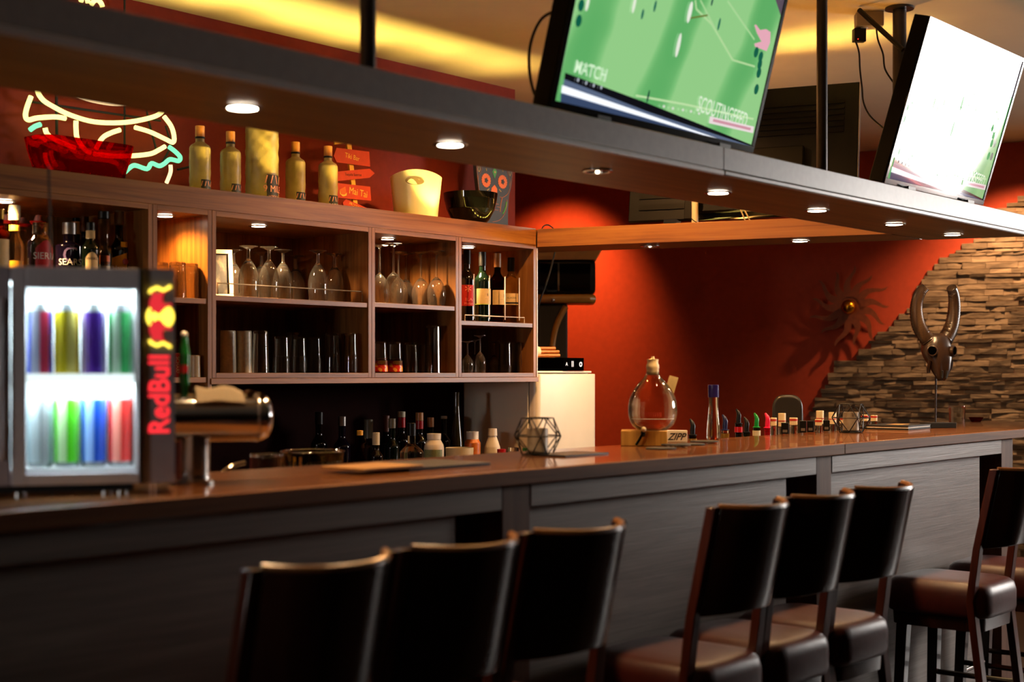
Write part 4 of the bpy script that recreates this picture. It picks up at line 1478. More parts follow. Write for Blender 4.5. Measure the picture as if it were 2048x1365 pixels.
Mf = Matrix.Translation((fc.x, fc.y, ZB)) @ Matrix.Rotation(frz, 4, 'Z')
pl = Mf @ Vector(((i0 + i1) / 2, 0.07, zT - 0.036))
la = lamp('fridge_light', 'AREA', pl, 4.0, '#e4f8ff', 0.24, aim=Mf @ Vector(((i0 + i1) / 2, 0.14, 0.03)), sy=0.03)
pl = Mf @ Vector(((i0 + i1) / 2, 0.045, zr - 0.006))
la = lamp('fridge_light', 'AREA', pl, 2.0, '#e4f8ff', 0.24, aim=Mf @ Vector(((i0 + i1) / 2, 0.10, 0.03)), sy=0.02)
# lit emblem column on the front
um = (uD + uR) / 2 + 0.0015
LRED = glow('logo_red', '#ff3038', 1.4)
LYEL = glow('logo_yellow', '#ffe04a', 2.4)
LRED2 = glow('emblem_red', '#e83038', 1.0)
cz = fr_(319, 786)[1]
for s_w, dz in (('Red', -0.038), ('Bull', 0.041)):
    put_text(MB(), s_w, 0.0405, Matrix.Translation((um, 0.0054, cz - 0.004 + dz)) @ Matrix.Rotation(-PI / 2, 4, 'Y'), bold=0.02, sx=0.90).build('lettering', LRED, fg, closed=False, label='red lit lettering')
ez = fr_(319, 634)[1]
MB().lathe([(0, 0), (0.027, 0), (0.027, 0.001), (0, 0.001)], 32, Matrix.Translation((um, 0.0058, ez)) @ Matrix.Rotation(PI / 2, 4, 'X')).build('emblem_sun', LYEL, fg)


def bull(sgn):
    """a charging bull, turned a quarter like the lettering"""
    pts = [(0.004, 0.002), (0.010, 0.012), (0.004, 0.017), (0.010, 0.019), (0.014, 0.016), (0.020, 0.020), (0.032, 0.019), (0.043, 0.014), (0.052, 0.020), (0.054, 0.017), (0.047, 0.010), (0.047, 0.002), (0.056, -0.006), (0.060, -0.017), (0.055, -0.018),
           (0.050, -0.009), (0.041, -0.004), (0.030, -0.004), (0.025, -0.010), (0.027, -0.020), (0.022, -0.021), (0.017, -0.009), (0.012, -0.005)]
    return [(-b_ * 1.05, sgn * a_ * 0.98) for a_, b_ in pts]


for sg_ in (1, -1):
    MB().xz_prism(bull(sg_), -0.0012, 0.0, Matrix.Translation((um, 0.0045, ez))).build('emblem_bull', LRED2, fg)
    MB().tube([(um + b_, 0.0040, ez + sg_ * a_ * 0.92) for a_, b_ in [(0.050, -0.020), (0.056, -0.018), (0.062, -0.006), (0.056, 0.006), (0.062, 0.016), (0.066, 0.020)]], 0.0032, 6).build('emblem_outline', LYEL, fg)

CAN_S = mat('can_silver', '#c9d2d6', 0.03, 20, rough=0.25, metal=0.6)


def can(px, row, cols, label, par=None):
    u = fr_(px, 700)[0]
    yy = 0.075
    z0 = zB_ + 0.031 if row == 0 else zr + 0.0022
    h, r = 0.150, 0.0236
    if row:
        h = min(h, zT - 0.04 - z0)
    q = Mf @ Vector((u * 1.0, yy, z0))
    t = thing('drink_can', label, 'can', q, frz, 'energy drink cans in the small fridge')
    MB().lathe([(0, 0.002), (r - 0.006, 0.0), (r - 0.003, 0.001), (r, 0.006), (r, h - 0.014), (r - 0.004, h - 0.004), (r - 0.004, h), (r - 0.006, h), (r - 0.007, h - 0.003), (0, h - 0.003)], 28).build('can_body', CAN_S, t)
    n = len(cols)
    for i, c in enumerate(cols):
        if c:
            a0 = -1.5 + 3.0 * i / n
            wrap_sheet(MB(), r + 0.0005, 0.010, h - 0.017, a0, a0 + 3.0 / n).build('printed_side', mat('can_' + c[1:], c, 0.05, 30, rough=0.35), t)
    MB().cbox(0.004, 0, h - 0.0015, 0.012, 0.007, 0.001).build('pull_tab', CHROME, t)


can(78, 1, ['#1a3cc0', '#b8c0d8', '#c03050', '#2a44c0'], 'blue and silver can at the start of the upper fridge shelf')
can(133, 1, ['#f0d820', '#f2e020', '#f4e878', '#e8cc10'], 'yellow can on the upper fridge shelf')
can(188, 1, ['#c8b8e8', '#5a2aa8', '#4a2098', '#b8a8e0'], 'purple can on the upper fridge shelf')
can(243, 1, ['#18a048', '#c0f0d0', '#28b058', '#a8e8c0'], 'green can at the end of the upper fridge shelf')
can(78, 0, ['#a8c0c8', '#c8d8dc', None, '#98b0b8'], 'plain silver can at the start of the lower fridge shelf')
can(133, 0, ['#58c828', '#c0e8a8', '#48b818', '#70d040'], 'lime green can on the lower fridge shelf')
can(188, 0, ['#1858c8', '#88b0f0', '#1048b8', '#2058c8'], 'blue can on the lower fridge shelf')
can(243, 0, ['#d82018', '#e88878', '#d02018', '#982018'], 'red can at the end of the lower fridge shelf')

# ================================================================ chrome beer tower
bx0, by0 = 1.890, 2.508
brz = math.atan2(-.52, .854)
bw = thing('beer_tower', 'chrome beer tower with a round barrel top beside the fridge', 'beer tower', (bx0, by0, ZB + 0.0005), brz)
MB().lathe([(0, 0), (0.048, 0), (0.048, 0.006), (0.037, 0.010), (0.036, 0.020), (0.036, 0.110), (0, 0.110)], 32).build('column', STEEL, bw)
zc_ = EYE - 90 * 3.1 / F - ZB - 0.0005
xl, xr = -0.10, 0.170
R_ = 0.0515
Mx = Matrix.Translation((xl, 0, zc_)) @ Matrix.Rotation(PI / 2, 4, 'Y')
Lb = xr - xl
MB().lathe([(0, 0), (R_ - 0.008, 0), (R_ - 0.002, 0.003), (R_, 0.009), (R_, Lb - 0.030), (R_ * 0.97, Lb - 0.022), (R_ * 0.86, Lb - 0.010), (R_ * 0.6, Lb - 0.003), (0, Lb)], 40, Mx).build('barrel', CHROME, bw)
MB().lathe([(R_ + 0.0002, Lb - 0.036), (R_ + 0.0016, Lb - 0.034), (R_ + 0.0016, Lb - 0.030), (R_ + 0.0002, Lb - 0.028)], 40, Mx).build('trim_ring', STEEL, bw)
for dx, dz in ((-0.050, 0.006), (-0.026, 0.0)):
    MB().cyl((xr + dx, -0.030, zc_ + R_ * 0.86 + dz), (xr + dx, 0.030, zc_ + R_ * 0.86 + dz), 0.0075, n=16).build('brass_fitting', BRASS, bw)
hx = -0.018
HG = mat('handle_green', '#0a5c1c', 0.15, 30, rough=0.2)
MB().lathe([(0, zc_ + R_ - 0.002), (0.008, zc_ + R_ - 0.002), (0.008, zc_ + R_ + 0.012), (0.0115, zc_ + R_ + 0.02), (0.0115, zc_ + R_ + 0.085), (0.008, zc_ + R_ + 0.108), (0.007, zc_ + R_ + 0.122), (0, zc_ + R_ + 0.123)], 20, Matrix.Translation((hx, 0, 0))).build('tap_handle', HG, bw, label='green tap handle')
MB().sphere((hx, 0, zc_ + R_ + 0.128), 0.007, 12).build('handle_tip', WHITEP, bw)
wrap_sheet(MB(Matrix.Translation((hx, 0, 0))), 0.0119, zc_ + R_ + 0.045, zc_ + R_ + 0.062, -1, 0.6).build('handle_badge', REDP, bw)
# folded cloth draped over the barrel
cl = MB()
NX, NA = 16, 14
rn = random.Random(3)
x0, x1 = hx + 0.020, xr - 0.064
grid = []
for lay in (0, 1):
    for i in range(NX + 1):
        for j in range(NA + 1):
            u, v_ = i / NX, j / NA
            x = x0 + (x1 - x0) * u + 0.004 * math.sin(v_ * 7) * (u - 0.5)
            a = rad(28 + 118 * v_)
            rr = R_ + 0.0032 + lay * (0.010 + 0.003 * math.sin(u * 9 + v_ * 4) + 0.002 * math.sin(v_ * 13)) * (1 - 0.75 * max(0, u - 0.82) / 0.18)
            grid.append((x, rr * math.cos(a), zc_ + rr * math.sin(a)))
st_ = NA + 1
half = (NX + 1) * st_
fs = []
for i in range(NX):
    for j in range(NA):
        q = i * st_ + j
        fs += [(q, q + 1, q + 1 + st_, q + st_), (half + q, half + q + st_, half + q + 1 + st_, half + q + 1)]
for j in range(NA):
    fs += [(j, half + j, half + j + 1, j + 1)]
    q = NX * st_ + j
    fs += [(q, q + 1, half + q + 1, half + q)]
for i in range(NX):
    q = i * st_
    fs += [(q, q + st_, half + q + st_, half + q)]
    q = i * st_ + NA
    fs += [(q, half + q, half + q + st_, q + st_)]
cloth = MB().add(grid, fs).build('bar_cloth', mat('beige_cloth', '#7d705c', 0.12, 200, 0.3, rough=0.9))
cloth.location = (bx0, by0, ZB + 0.0005)
cloth.rotation_euler = (0, 0, brz)
rp = [on_y(103, 700, 2.665), on_y(97, 330, 2.665)]
tag(MB().tube([(rp[0].x, 2.665, ZB + .0006), (rp[0].x, 2.665, 1.60), (rp[1].x, 2.665, rp[1].z)], .0026, 8).build('thin_rod', MATBLACK), 'thin dark rod rising straight up behind the small drinks fridge', 'rod')
tag(cloth, 'folded beige cloth lying over the chrome beer tower', 'cloth')

# ================================================================ things on the work counter behind the bar
tp = on_y(440, 948, 2.93)
fa = thing('tap_faucet', 'curved chrome faucet lever showing above the bar edge', 'faucet', (tp.x, 2.93, 0.93))
q0 = tp.z - 0.93
MB().lathe([(0, 0), (0.022, 0), (0.022, 0.008), (0.014, 0.012), (0.013, q0 - 0.02), (0, q0 - 0.02)], 20).build('column', CHROME, fa)
pts = [(0, 0, q0 - 0.022), (0.01, 0, q0 + 0.002), (0.045, 0, q0 + 0.018), (0.08, 0, q0 + 0.024)]
MB().tube(smooth_path(pts, 5), 0.007, 10).build('lever', CHROME, fa)
# glass and printed ice bowl
x = X_at(533, 3.0)
gt = tumbler(0.25, 0.045, 0.045, 'mixing_glass', 'dark wide mixing glass behind the bar next to the printed bowl', 'glass', (x, 3.0, 0.931), None)
yb = 3.08
x = X_at(625, yb)
hbz = z_at(625, 903, yb) - 0.9305
bwl = thing('ice_bowl', 'clear printed bowl with gold stripes standing behind the bar', 'bowl', (x, yb, 0.9305), facing(x, yb))
rr = 64 * mpp(625, yb)
MB().lathe([(0, 0), (rr * 0.72, 0), (rr * 0.8, 0.006), (rr * 0.97, hbz - 0.004), (rr * 0.985, hbz), (rr * 0.96, hbz), (rr * 0.94, hbz - 0.004), (rr * 0.78, 0.010), (0, 0.008)], 48).build('bowl_wall', glass('bowl_clear', '#e8dcc0', 0.02, 1.3, 0.5), bwl, angle=60)
MB().tube([(rr * 0.988 * math.cos(a), rr * 0.988 * math.sin(a), hbz) for a in [2 * PI * i / 48 for i in range(48)]], 0.0022, 8, closed=True).build('rim', CHROME, bwl)


def on_bowl(mb):
    for v_ in mb.v:
        pass
    return mb


rl = rr * 0.93
put_text(MB(), 'CERVEZA', 0.019, r=rl + 0.0015, z=hbz - 0.036, a=-0.25, sx=1.5).build('lettering', BLACKPAPER, bwl, closed=False)
put_text(MB(), 'ESTE', 0.019, r=rl + 0.0015, z=hbz - 0.036, a=0.85, sx=1.3).build('lettering', BLACKPAPER, bwl, closed=False)
for a, m_ in ((-0.62, YELLOW), (-0.40, TAN)):
    wrap_sheet(MB(), rl + 0.0004, hbz - 0.06, hbz - 0.012, a - 0.05, a + 0.05, n=4).build('printed_stripe', m_, bwl)

# ================================================================ bottles on the back counter
ZBC = 0.9305
rows = [
    (638, .034, 4.45, 825, DKGLASS, (BLACK, .05), 'black wine bottle alone behind the printed bowl', 'wine_bottle', .0145, 0),
    (684, .036, 4.40, 834, DKPURPLE, (SILVER, .038), 'dark bottle with a grey foil neck at the start of the back counter row', 'liqueur_bottle', .0145, 0),
    (720, .041, 4.10, 862, G_BROWN, (YELLOW, .018), 'brown flask shaped bottle with a yellow cap and round cream label', 'flask_bottle', .010, 1),
    (737, .032, 4.35, 840, G_SOLID, (mat('olive_foil', '#5c5a48', rough=.4), .078), 'tall clear bottle with a long olive foil neck', 'brandy_bottle', .0165, 0),
    (752, .029, 4.20, 866, DKGLASS, (CREAMCAP, .05), 'small dark bottle with a cream paper neck', 'liqueur_bottle', .013, 0),
    (772, .033, 4.48, 832, DKGLASS, (mat('copper_foil', '#6b4034', rough=.4), .07), 'dark bottle with a copper coloured neck at the back', 'liqueur_bottle', .0135, 0),
    (784, .030, 4.28, 838, DKGREEN, (mat('beige_foil', '#7a6a50', rough=.4), .04), 'dark green bottle with a beige banded neck', 'liqueur_bottle', .0135, 0),
    (803, .033, 4.45, 824, DKGLASS, (CREAMCAP, .024), 'bottle with a white cap over a red neck', 'liqueur_bottle', .0150, 2),
    (823, .040, 4.00, 847, G_SOLID, (BLACK, .05), 'clear square decanter bottle with a black stopper in front', 'gin_bottle', .0155, 3),
    (839, .032, 4.30, 826, DKGLASS, (TAN, .034), 'bottle with a tan cap over a dark red neck', 'rum_bottle', .0145, 2),
    (861, .032, 4.45, 836, DKGLASS, (TAN, .042), 'bottle with a short tan cap behind the white jar', 'rum_bottle', .0130, 0),
    (888, .032, 4.50, 833, DKGLASS, (CREAMCAP, .012), 'bottle with a small pale stopper near the tall slim bottle', 'rum_bottle', .0125, 0),
    (913, .032, 4.35, 785, mat('olive_bottle', '#3c3014', .15, 20, rough=.12), None, 'tall slim tapering bottle with a cream label by the shelf end', 'liqueur_bottle', .0120, 4),
]
for px, r, Y, yt, gm, cap, lab, nm, nr, kind in rows:
    x = X_at(px, Y)
    h = z_at(px, yt, Y) - ZBC - 0.0006
    if kind == 1:
        t = bottle(lab, x, Y, ZBC, h, r, nr, h * .22, h * .80, gm, (cap[0], h - cap[1], h + .001, None), group='bottles on the back counter', name=nm)
        q = Matrix.Rotation(.45, 4, 'Z')
        MB().lathe([(0, 0), (.017, 0), (.017, .001), (0, .001)], 24, q @ Matrix.Translation((0, -r * 0.985, h * .28)) @ Matrix.Rotation(PI / 2, 4, 'X')).build('round_label', CREAM, t)
    elif kind == 4:
        t = bottle(lab, x, Y, ZBC, h, r, nr, h * .16, h * .93, gm, None, group='bottles on the back counter', name=nm, paper=[(CREAM, h * .30, h * .52, -.9, .9, None)] if 0 else None)
        MB().lathe([(.0262, h * .30), (.0275, h * .30), (.0215, h * .46), (.0200, h * .46), (.0262, h * .30)], 24).build('paper_label', CREAM, t)
    else:
        t = bottle(lab, x, Y, ZBC, h, r, nr, h * .55, h * .70, gm, (cap[0], h - cap[1], h + .001, None), (REDP, h - .07, h - cap[1] - .001, None) if kind == 2 else None, group='bottles on the back counter', name=nm, square=.85 if kind == 3 else 0)
        if kind == 3:
            put_text(MB(), 'R', 0.02, Matrix.Translation((0, -r * 1.02, h * .38))).build('engraved_letter', WHITEINK, t, closed=False)

WJ = mat('white_jar_plastic', '#ddd3bd', 0.04, 20, rough=0.45)


def jar(px, Y, yt, pr, label, parts, name, cat, group=None):
    x = X_at(px, Y)
    h = z_at(px, yt, Y) - ZBC
    t = thing(name, label, cat, (x, Y, ZBC + 0.0006), facing(x, Y), group)
    for nm, prof, m_ in parts(h, pr):
        MB().lathe(prof, 32).build(nm, m_, t)
    return t, h


t, h = jar(868, 4.10, 868, .042, 'big white plastic jar with a green printed band on the back counter',
           lambda h, r: [('body', [(0, 0), (r - .003, 0), (r, .004), (r, h - .062), (r * .93, h - .046), (r * .72, h - .030), (r * .66, h - .024), (0, h - .024)], WJ), ('cap', [(0, h - .0235), (r * .70, h - .0235), (r * .70, h), (0, h)], WHITEP)], 'powder_jar', 'jar')
wrap_sheet(MB(), .0426, h - .105, h - .066, -1.2, .9).build('printed_band', mat('sage_print', '#7d8a62', .2, 200, rough=.5), t)
x = X_at(919, 3.95)
h = z_at(919, 896, 3.95) - ZBC
t = thing('plastic_tub', 'low round cream tub between the white jars', 'tub', (x, 3.95, ZBC + .0006), 0)
MB().lathe([(0, 0), (.052, 0), (.058, h - .002), (.058, h), (.055, h), (.05, .004), (0, .004)], 40).build('tub_wall', mat('cream_tub', '#d8c594', .04, 20, rough=.5), t)
t, h = jar(945, 4.25, 864, .036, 'orange jar with a white screw lid before the white fridge',
           lambda h, r: [('body', [(0, 0), (r - .002, 0), (r, .004), (r, h - .05), (r * .75, h - .034), (0, h - .034)], mat('orange_spice', '#b5601c', .3, 60, rough=.35)), ('lid', [(0, h - .0335), (r * .76, h - .0335), (r * .76, h), (0, h)], WHITEP)], 'spice_jar', 'jar')
t, h = jar(985, 4.10, 858, .036, 'white bottle with a small black label before the white fridge',
           lambda h, r: [('body', [(0, 0), (r - .002, 0), (r, .004), (r, h - .105), (r * .92, h - .08), (r * .5, h - .036), (r * .48, h - .032), (0, h - .032)], WJ), ('cap', [(0, h - .0315), (r * .58, h - .0315), (r * .54, h), (0, h)], WHITEP)], 'syrup_bottle', 'bottle')
wrap_sheet(MB(), .0366, h - .155, h - .115, -.1, .38).build('paper_label', BLACKPAPER, t)
for px, r, yt, m_, lab in ((1003, .02, 899, REDP, 'small jar with a red lid before the white fridge'), (1028, .027, 896, G_CLEAR, 'small clear jar beside the red lidded one'), (1054, .022, 897, GREENP, 'small jar with a green lid behind the wire candle holder')):
    t, h = jar(px, 4.0, yt, r, lab, lambda h, r: [('body', [(0, 0), (r, .001), (r, h - .02), (r * .85, h - .016), (0, h - .016)], G_SOLID), ('lid', [(0, h - .0155), (r * .95, h - .0155), (r * .95, h), (0, h)], m_)], 'preserve_jar', 'jar', 'small jars before the white fridge')

# ================================================================ white fridge, machine behind, things on the fridge
fx0, fx1, fy0 = 5.026, X_at(1195, 4.12), 4.12
zf = 1.396
FW = mat('fridge_white', '#e4dccb', 0.03, 8, rough=0.28)
wfr = thing('refrigerator', 'white refrigerator standing at the end of the wall shelf', 'fridge', (fx0, fy0, 0))
wd = fx1 - fx0
MB().box(0, wd, 0.052, 0.455, 0.02, zf).build('cabinet', FW, wfr, bevel=0.006)
MB().prism([(x_, y_) for x_, y_ in arc(0.03, 0.03, 0.03, PI, 1.5 * PI, 6) + arc(wd - 0.03, 0.03, 0.03, 1.5 * PI, 2 * PI, 6)] + [(wd, 0.046), (0, 0.046)], 0.06, zf - 0.004).build('door', FW, wfr, bevel=0.003)
MB().box(0.01, wd - 0.01, 0.0465, 0.0515, 0.06, zf - 0.006).build('door_seal', MATBLACK, wfr)
MB().box(0.02, wd - 0.02, 0.06, 0.44, 0.0, 0.0195).build('plinth', MATBLACK, wfr)
MB().box(0.006, wd - 0.006, 0.03, 0.45, zf + 0.0005, zf + 0.010).build('top_cover', FW, wfr, bevel=0.003)
# black box
q = on_y(1127, 743, 4.145)
bk = thing('black_gift_box', 'flat black box with small silver marks lying on the white refrigerator', 'box', (q.x, 4.145, zf + 0.0115), 0)
hb_ = z_at(1127, 716, 4.145) - zf - 0.0115
MB().box(0, 0.158, 0, 0.20, 0, hb_).build('box_body', DEEP, bk, bevel=0.0015)
mk = MB()
for u in (0.062, 0.072):
    mk.box(u, u + 0.004, -0.0008, -0.0001, hb_ * .3, hb_ * .75)
mk.build('silver_bar_print', SILVER, bk)
MB().lathe([(0.006, 0), (0.012, 0), (0.012, .0007), (0.006, .0007), (0.006, 0)], 20, Matrix.Translation((0.132, -0.0002, hb_ * .5)) @ Matrix.Rotation(PI / 2, 4, 'X')).build('silver_ring_print', SILVER, bk)
put_text(MB(), 'A', 0.018, Matrix.Translation((0.024, -0.0004, hb_ * .5))).build('silver_letter', SILVER, bk, closed=False)
# stick bundle
sb = thing('stick_bundle', 'bundle of orange wooden sticks tied in cream cloth on the black box', 'bundle', (q.x - 0.045, 4.245, zf + 0.0120 + hb_), rad(-22))
STK = mat('orange_stick', '#a8601c', .15, 60, rough=.5)
for i, (yy, zz, l0, l1) in enumerate(((-.022, .0085, .0, .145), (-.002, .0085, .0, .15), (.018, .0085, 0, .14), (-.012, .026, 0, .148), (.008, .026, 0, .142), (-.002, .0425, .0, .135))):
    MB().tube([(l0 - .09, yy, zz), (l1 - 0.06, yy * 1.25, zz + .002)], 0.0082, 8).build('stick', STK, sb)
MB().loft([[((-.075 + .03 * k), (.034 + .004 * math.sin(k * 2)) * math.cos(a), .027 + (.0262 + .006 * (k % 2)) * math.sin(a)) for a in [2 * PI * i / 16 for i in range(16)]] for k in range(3)], True).build('cloth_tie', mat('cream_cloth', '#d8cdb4', .1, 100, .2, rough=.85), sb)

# drinks machine behind
my = 5.05
mxx = X_at(1128, my)
mz = lambda py: z_at(1128, py, my)
mp_ = mpp(1128, my)
dm = thing('coffee_machine', 'dark bronze drinks machine behind the white refrigerator with a glossy overhanging head', 'machine', (mxx, my, 0), facing(mxx, my))
BRZ = mat('dark_bronze', '#8a6224', .15, 12, rough=.35)
CR = mat('bronze_band', '#b58a48', .1, 12, rough=.4)
w2 = 62 * mp_
MB().prism(rrect2 if 0 else [(x_, y_) for x_, y_ in [(-w2, -.13), (w2 - .03, -.13), (w2, -.10), (w2, .13), (-w2, .13)]], mz(590), mz(524)).build('head', GLOSSBLACK, dm, bevel=.02, seg=3)
MB().prism([(-w2 - .002, -.135), (w2 - .03, -.135), (w2 + .003, -.10), (w2 + .003, .135), (-w2 - .002, .135)], mz(609), mz(591)).build('head_base', BRZ, dm, bevel=.022, seg=4)
MB().loft([[(-w2, -.13, mz(523)), (w2, -.13, mz(523)), (w2, .13, mz(523)), (-w2, .13, mz(523))], [(-w2, -.14, mz(516)), (w2 + .012, -.14, mz(516)), (w2 + .012, .14, mz(516)), (-w2, .14, mz(516))],
           [(-w2, -.16, mz(492)), (w2 + .05, -.16, mz(492)), (w2 + .05, .16, mz(492)), (-w2, .16, mz(492))]], True).build('hopper', CR, dm, smooth=False)
xr_ = 7 * mp_
MB().prism([(-w2, -.09), (xr_, -.09), (xr_, .10), (-w2, .10)], 0.0, mz(610)).build('column', MATBLACK, dm, bevel=.01)
MB().tube(smooth_path([(xr_ - .01, -.10, mz(615)), (xr_ - .06, -.105, mz(650)), (xr_ - .085, -.105, mz(690)), (xr_ - .09, -.105, mz(745)), (xr_ - .09, -.105, mz(800))], 5), .017, 10).build('curved_spout', BRZ, dm)
MB().box(-w2 * .2, -w2 * .2 + .01, -.1325, -.130, mz(585), mz(530)).build('window_strip', CHROME, dm)
MB().sphere((-w2 * .35, -.14, mz(603)), .012, 12).build('knob', CHROME, dm)
tag(MB().tube(smooth_path([on_y(1110, 503, 4.45), on_y(1101, 540, 4.45), on_y(1090, 575, 4.45), on_y(1079, 605, 4.45), on_y(1074, 640, 4.45), on_y(1071, 742, 4.40)], 5), 0.0042, 8).build('hanging_cable', MATBLACK), 'black cable hanging down in front of the bronze drinks machine', 'cable')
q = on_y(1095, 460, 4.2)
tag(MB().tube(smooth_path([on_y(1083, 459.5, 4.16), on_y(1088, 452, 4.16), on_y(1097, 450.5, 4.16), (on_y(1108, 458, 4.16))], 5), 0.003, 8).build('cable_loop', MATBLACK), 'small loop of black cable on top of the wooden beam', 'cable')

# round topped appliance behind the bar
Y = 3.14
x = X_at(1575, Y)
ap = thing('coffee_grinder', 'dark round topped appliance standing behind the dropper and cap bottles', 'appliance', (x, Y, 0.9305), facing(x, Y))
zt_ = z_at(1575, 790, Y) - .9305
hw = 30 * mpp(1575, Y)
pr = [(-hw, 0), (hw, 0)] + [(hw * math.cos(a) ** .6 if math.cos(a) > 0 else 0, zt_ - hw * .9 + hw * .9 * math.sin(a)) for a in [PI / 2 * i / 8 for i in range(9)]]
pr += [(-a, b_) for a, b_ in pr[2:-1]][::-1]
MB().xz_prism(pr, -.05, .05).build('housing', mat('olive_black', '#242018', .15, 12, rough=.35), ap, bevel=.012, seg=3)
MB().cyl((0, -.058, zt_ * .35), (0, -.051, zt_ * .35), .03, n=20).build('dial', BLACK, ap)
MB().tube([(hw + .0015, -.02, .01), (hw + .0015, -.02, zt_ * .78)], .0016, 6).build('edge_trim', CHROME, ap)

# ================================================================ carboy on its wooden block, and the bar top things
Y = 2.685
x0, x1 = X_at(1245, Y), X_at(1330, Y)
cb = thing('glass_carboy', 'round glass carboy with a cream stopper on a wooden block with a spigot', 'carboy', ((x0 + x1) / 2, Y, ZB + 0.0006), facing((x0 + x1) / 2, Y))
cmp_ = mpp(1290, Y)
hw = 46 * cmp_
zb_ = 30 * cmp_
WBL = wood('yellow_block', '#c49038', '#dba84c', '#e8ba62', 'Z', 1.5, 0.45)
MB().box(-hw, hw, -0.045, 0.075, 0, zb_).build('wood_block', WBL, cb, bevel=0.002)
R_ = 49 * cmp_
cx = 17 * cmp_
zz = lambda py: zb_ + (863 - py) * cmp_
pr = [(0, zb_ + .0008), (R_ * .62, zb_ + .0008), (R_ * .84, zz(853)), (R_ * .97, zz(838)), (R_, zz(822)), (R_ * .96, zz(804)), (R_ * .82, zz(786)), (R_ * .60, zz(770)), (R_ * .36, zz(757)), (R_ * .25, zz(746)), (R_ * .22, zz(735)), (R_ * .21, zz(725)), (0, zz(725))]
ins = [(max(r - .0022, 0), z + (.0025 if i < 3 else 0) - (.002 if i == len(pr) - 1 else 0)) for i, (r, z) in enumerate(pr)]
Mc = Matrix.Translation((cx, 0.02, 0))
out = smooth_path([(r, 0, z) for r, z in pr[1:-1]], 4)
outp = [(p.x, p.z) for p in out]
inp = [(max(p.x - .0022, .004), p.z + .001) for p in out]
MB().lathe([(0, pr[0][1])] + outp + [(inp[-1][0], outp[-1][1])] + inp[::-1] + [(0, inp[0][1] + .001)], 48, Mc).build('flask', glass('flask_glass', '#fdfaf2', 0.0, 1.16, 0.30), cb, angle=70)
STP = mat('cream_stopper', '#dbc492', .06, 40, rough=.5)
MB().lathe([(0, zz(752)), (R_ * .20, zz(752)), (R_ * .255, zz(751)), (R_ * .25, zz(741)), (R_ * .27, zz(738)), (R_ * .26, zz(733)), (R_ * .22, zz(728)), (R_ * .23, zz(723)), (R_ * .24, zz(721)), (R_ * .08, zz(720)), (R_ * .06, zz(715)), (0, zz(715))], 24, Mc).build('stopper', STP, cb)
put_text(MB(Mc), 'IIIIIIIIII', .0145, r=R_ + .0012, z=zz(831), a=0, bold=.015, sx=1.15).build('red_lettering', REDINK, cb, closed=False)
MB(Mc).tube([((R_ + .001) * math.sin(a), -(R_ + .001) * math.cos(a), zz(839.5)) for a in [-1 + 2 * i / 20 for i in range(21)]], .0007, 5).build('printed_line', WHITEINK, cb)
tg = Matrix.Translation((cx + R_ * .5, 0.03, zz(785))) @ Matrix.Rotation(rad(16), 4, 'Y')
tagp = MB(tg)
tagp.box(0, .030, -.0015, 0, 0, .052, Matrix.Rotation(rad(8), 4, 'Z'))
tagp.box(0, .030, .0035, .005, 0, .055, Matrix.Rotation(rad(-4), 4, 'Z'))
tagp.build('paper_tag', CREAM, cb, smooth=False)
MB().cyl((cx - 19 * cmp_, -.046, zb_ * .75), (cx - 19 * cmp_, -.068, zb_ * .9), .0075, n=14).build('spigot', MATBLACK, cb)
MB().tube([(cx - 19 * cmp_, -.066, zb_ * .88), (cx - 26 * cmp_, -.07, zb_ * .45), (cx - 33 * cmp_, -.07, zb_ * .08)], .0045, 8).build('spigot_lever', GLOSSBLACK, cb)
MB().sphere((cx - 18 * cmp_, -.070, zb_ * 1.12), .0085, 12).build('spigot_knob', STP, cb)

Y = 2.735
x = X_at(1353, Y)
wbx = thing('lettered_box', 'small pale box with black brush lettering beside the carboy', 'box', (x, Y, ZB + .0006), facing(x, Y, 6))
hw = 21 * mpp(1353, Y)
MB().box(-hw, hw, -.012, .02, 0, 23 * mpp(1353, Y)).build('box_body', WHITEPAPER, wbx, bevel=.001)
put_text(MB(), 'ZIPP', .024, Matrix.Translation((-.003, -.0128, .017)), shear=.45, bold=.03, sx=.9).build('brush_lettering', BLACKPAPER, wbx, closed=False)

# loose round coasters
for px, py, k, lab in ((1322, 896, 0, 'dark round coaster lying closest to the bar edge'), (1352, 892, 1, 'dark round coaster second in the fanned row'),
                       (1381, 888, 2, 'dark round coaster third in the fanned row'), (1409, 885, 3, 'dark round coaster at the far end of the fanned row')):
    q = on_z(px, py, ZB + .004)
    c = MB().lathe([(0, 0), (.0465, 0), (.048, .001), (.048, .003), (.0465, .004), (0, .004)], 36).build('coaster', MATBLACK)
    c.location = (q.x, q.y, ZB + .0006 + (k % 2) * .0042)
    tag(c, lab, 'coaster', 'dark coasters on the bar')

# clear bottle with a blue cap
Y = 2.735
x = X_at(1427, Y)
h = z_at(1427, 771, Y) - ZB
bottle('tall clear water bottle with a dark blue cap at the bar edge', x, Y, ZB, h, .0245, .0165, .012, h * .72, G_SOLID, (mat('blue_cap', '#241c5a', .15, 40, rough=.2), h * .775, h + .001, .0195), group='bottles', name='water_bottle')

# candle holders
WIREB = mat('black_wire', '#15100c', .1, rough=.4, metal=.5)


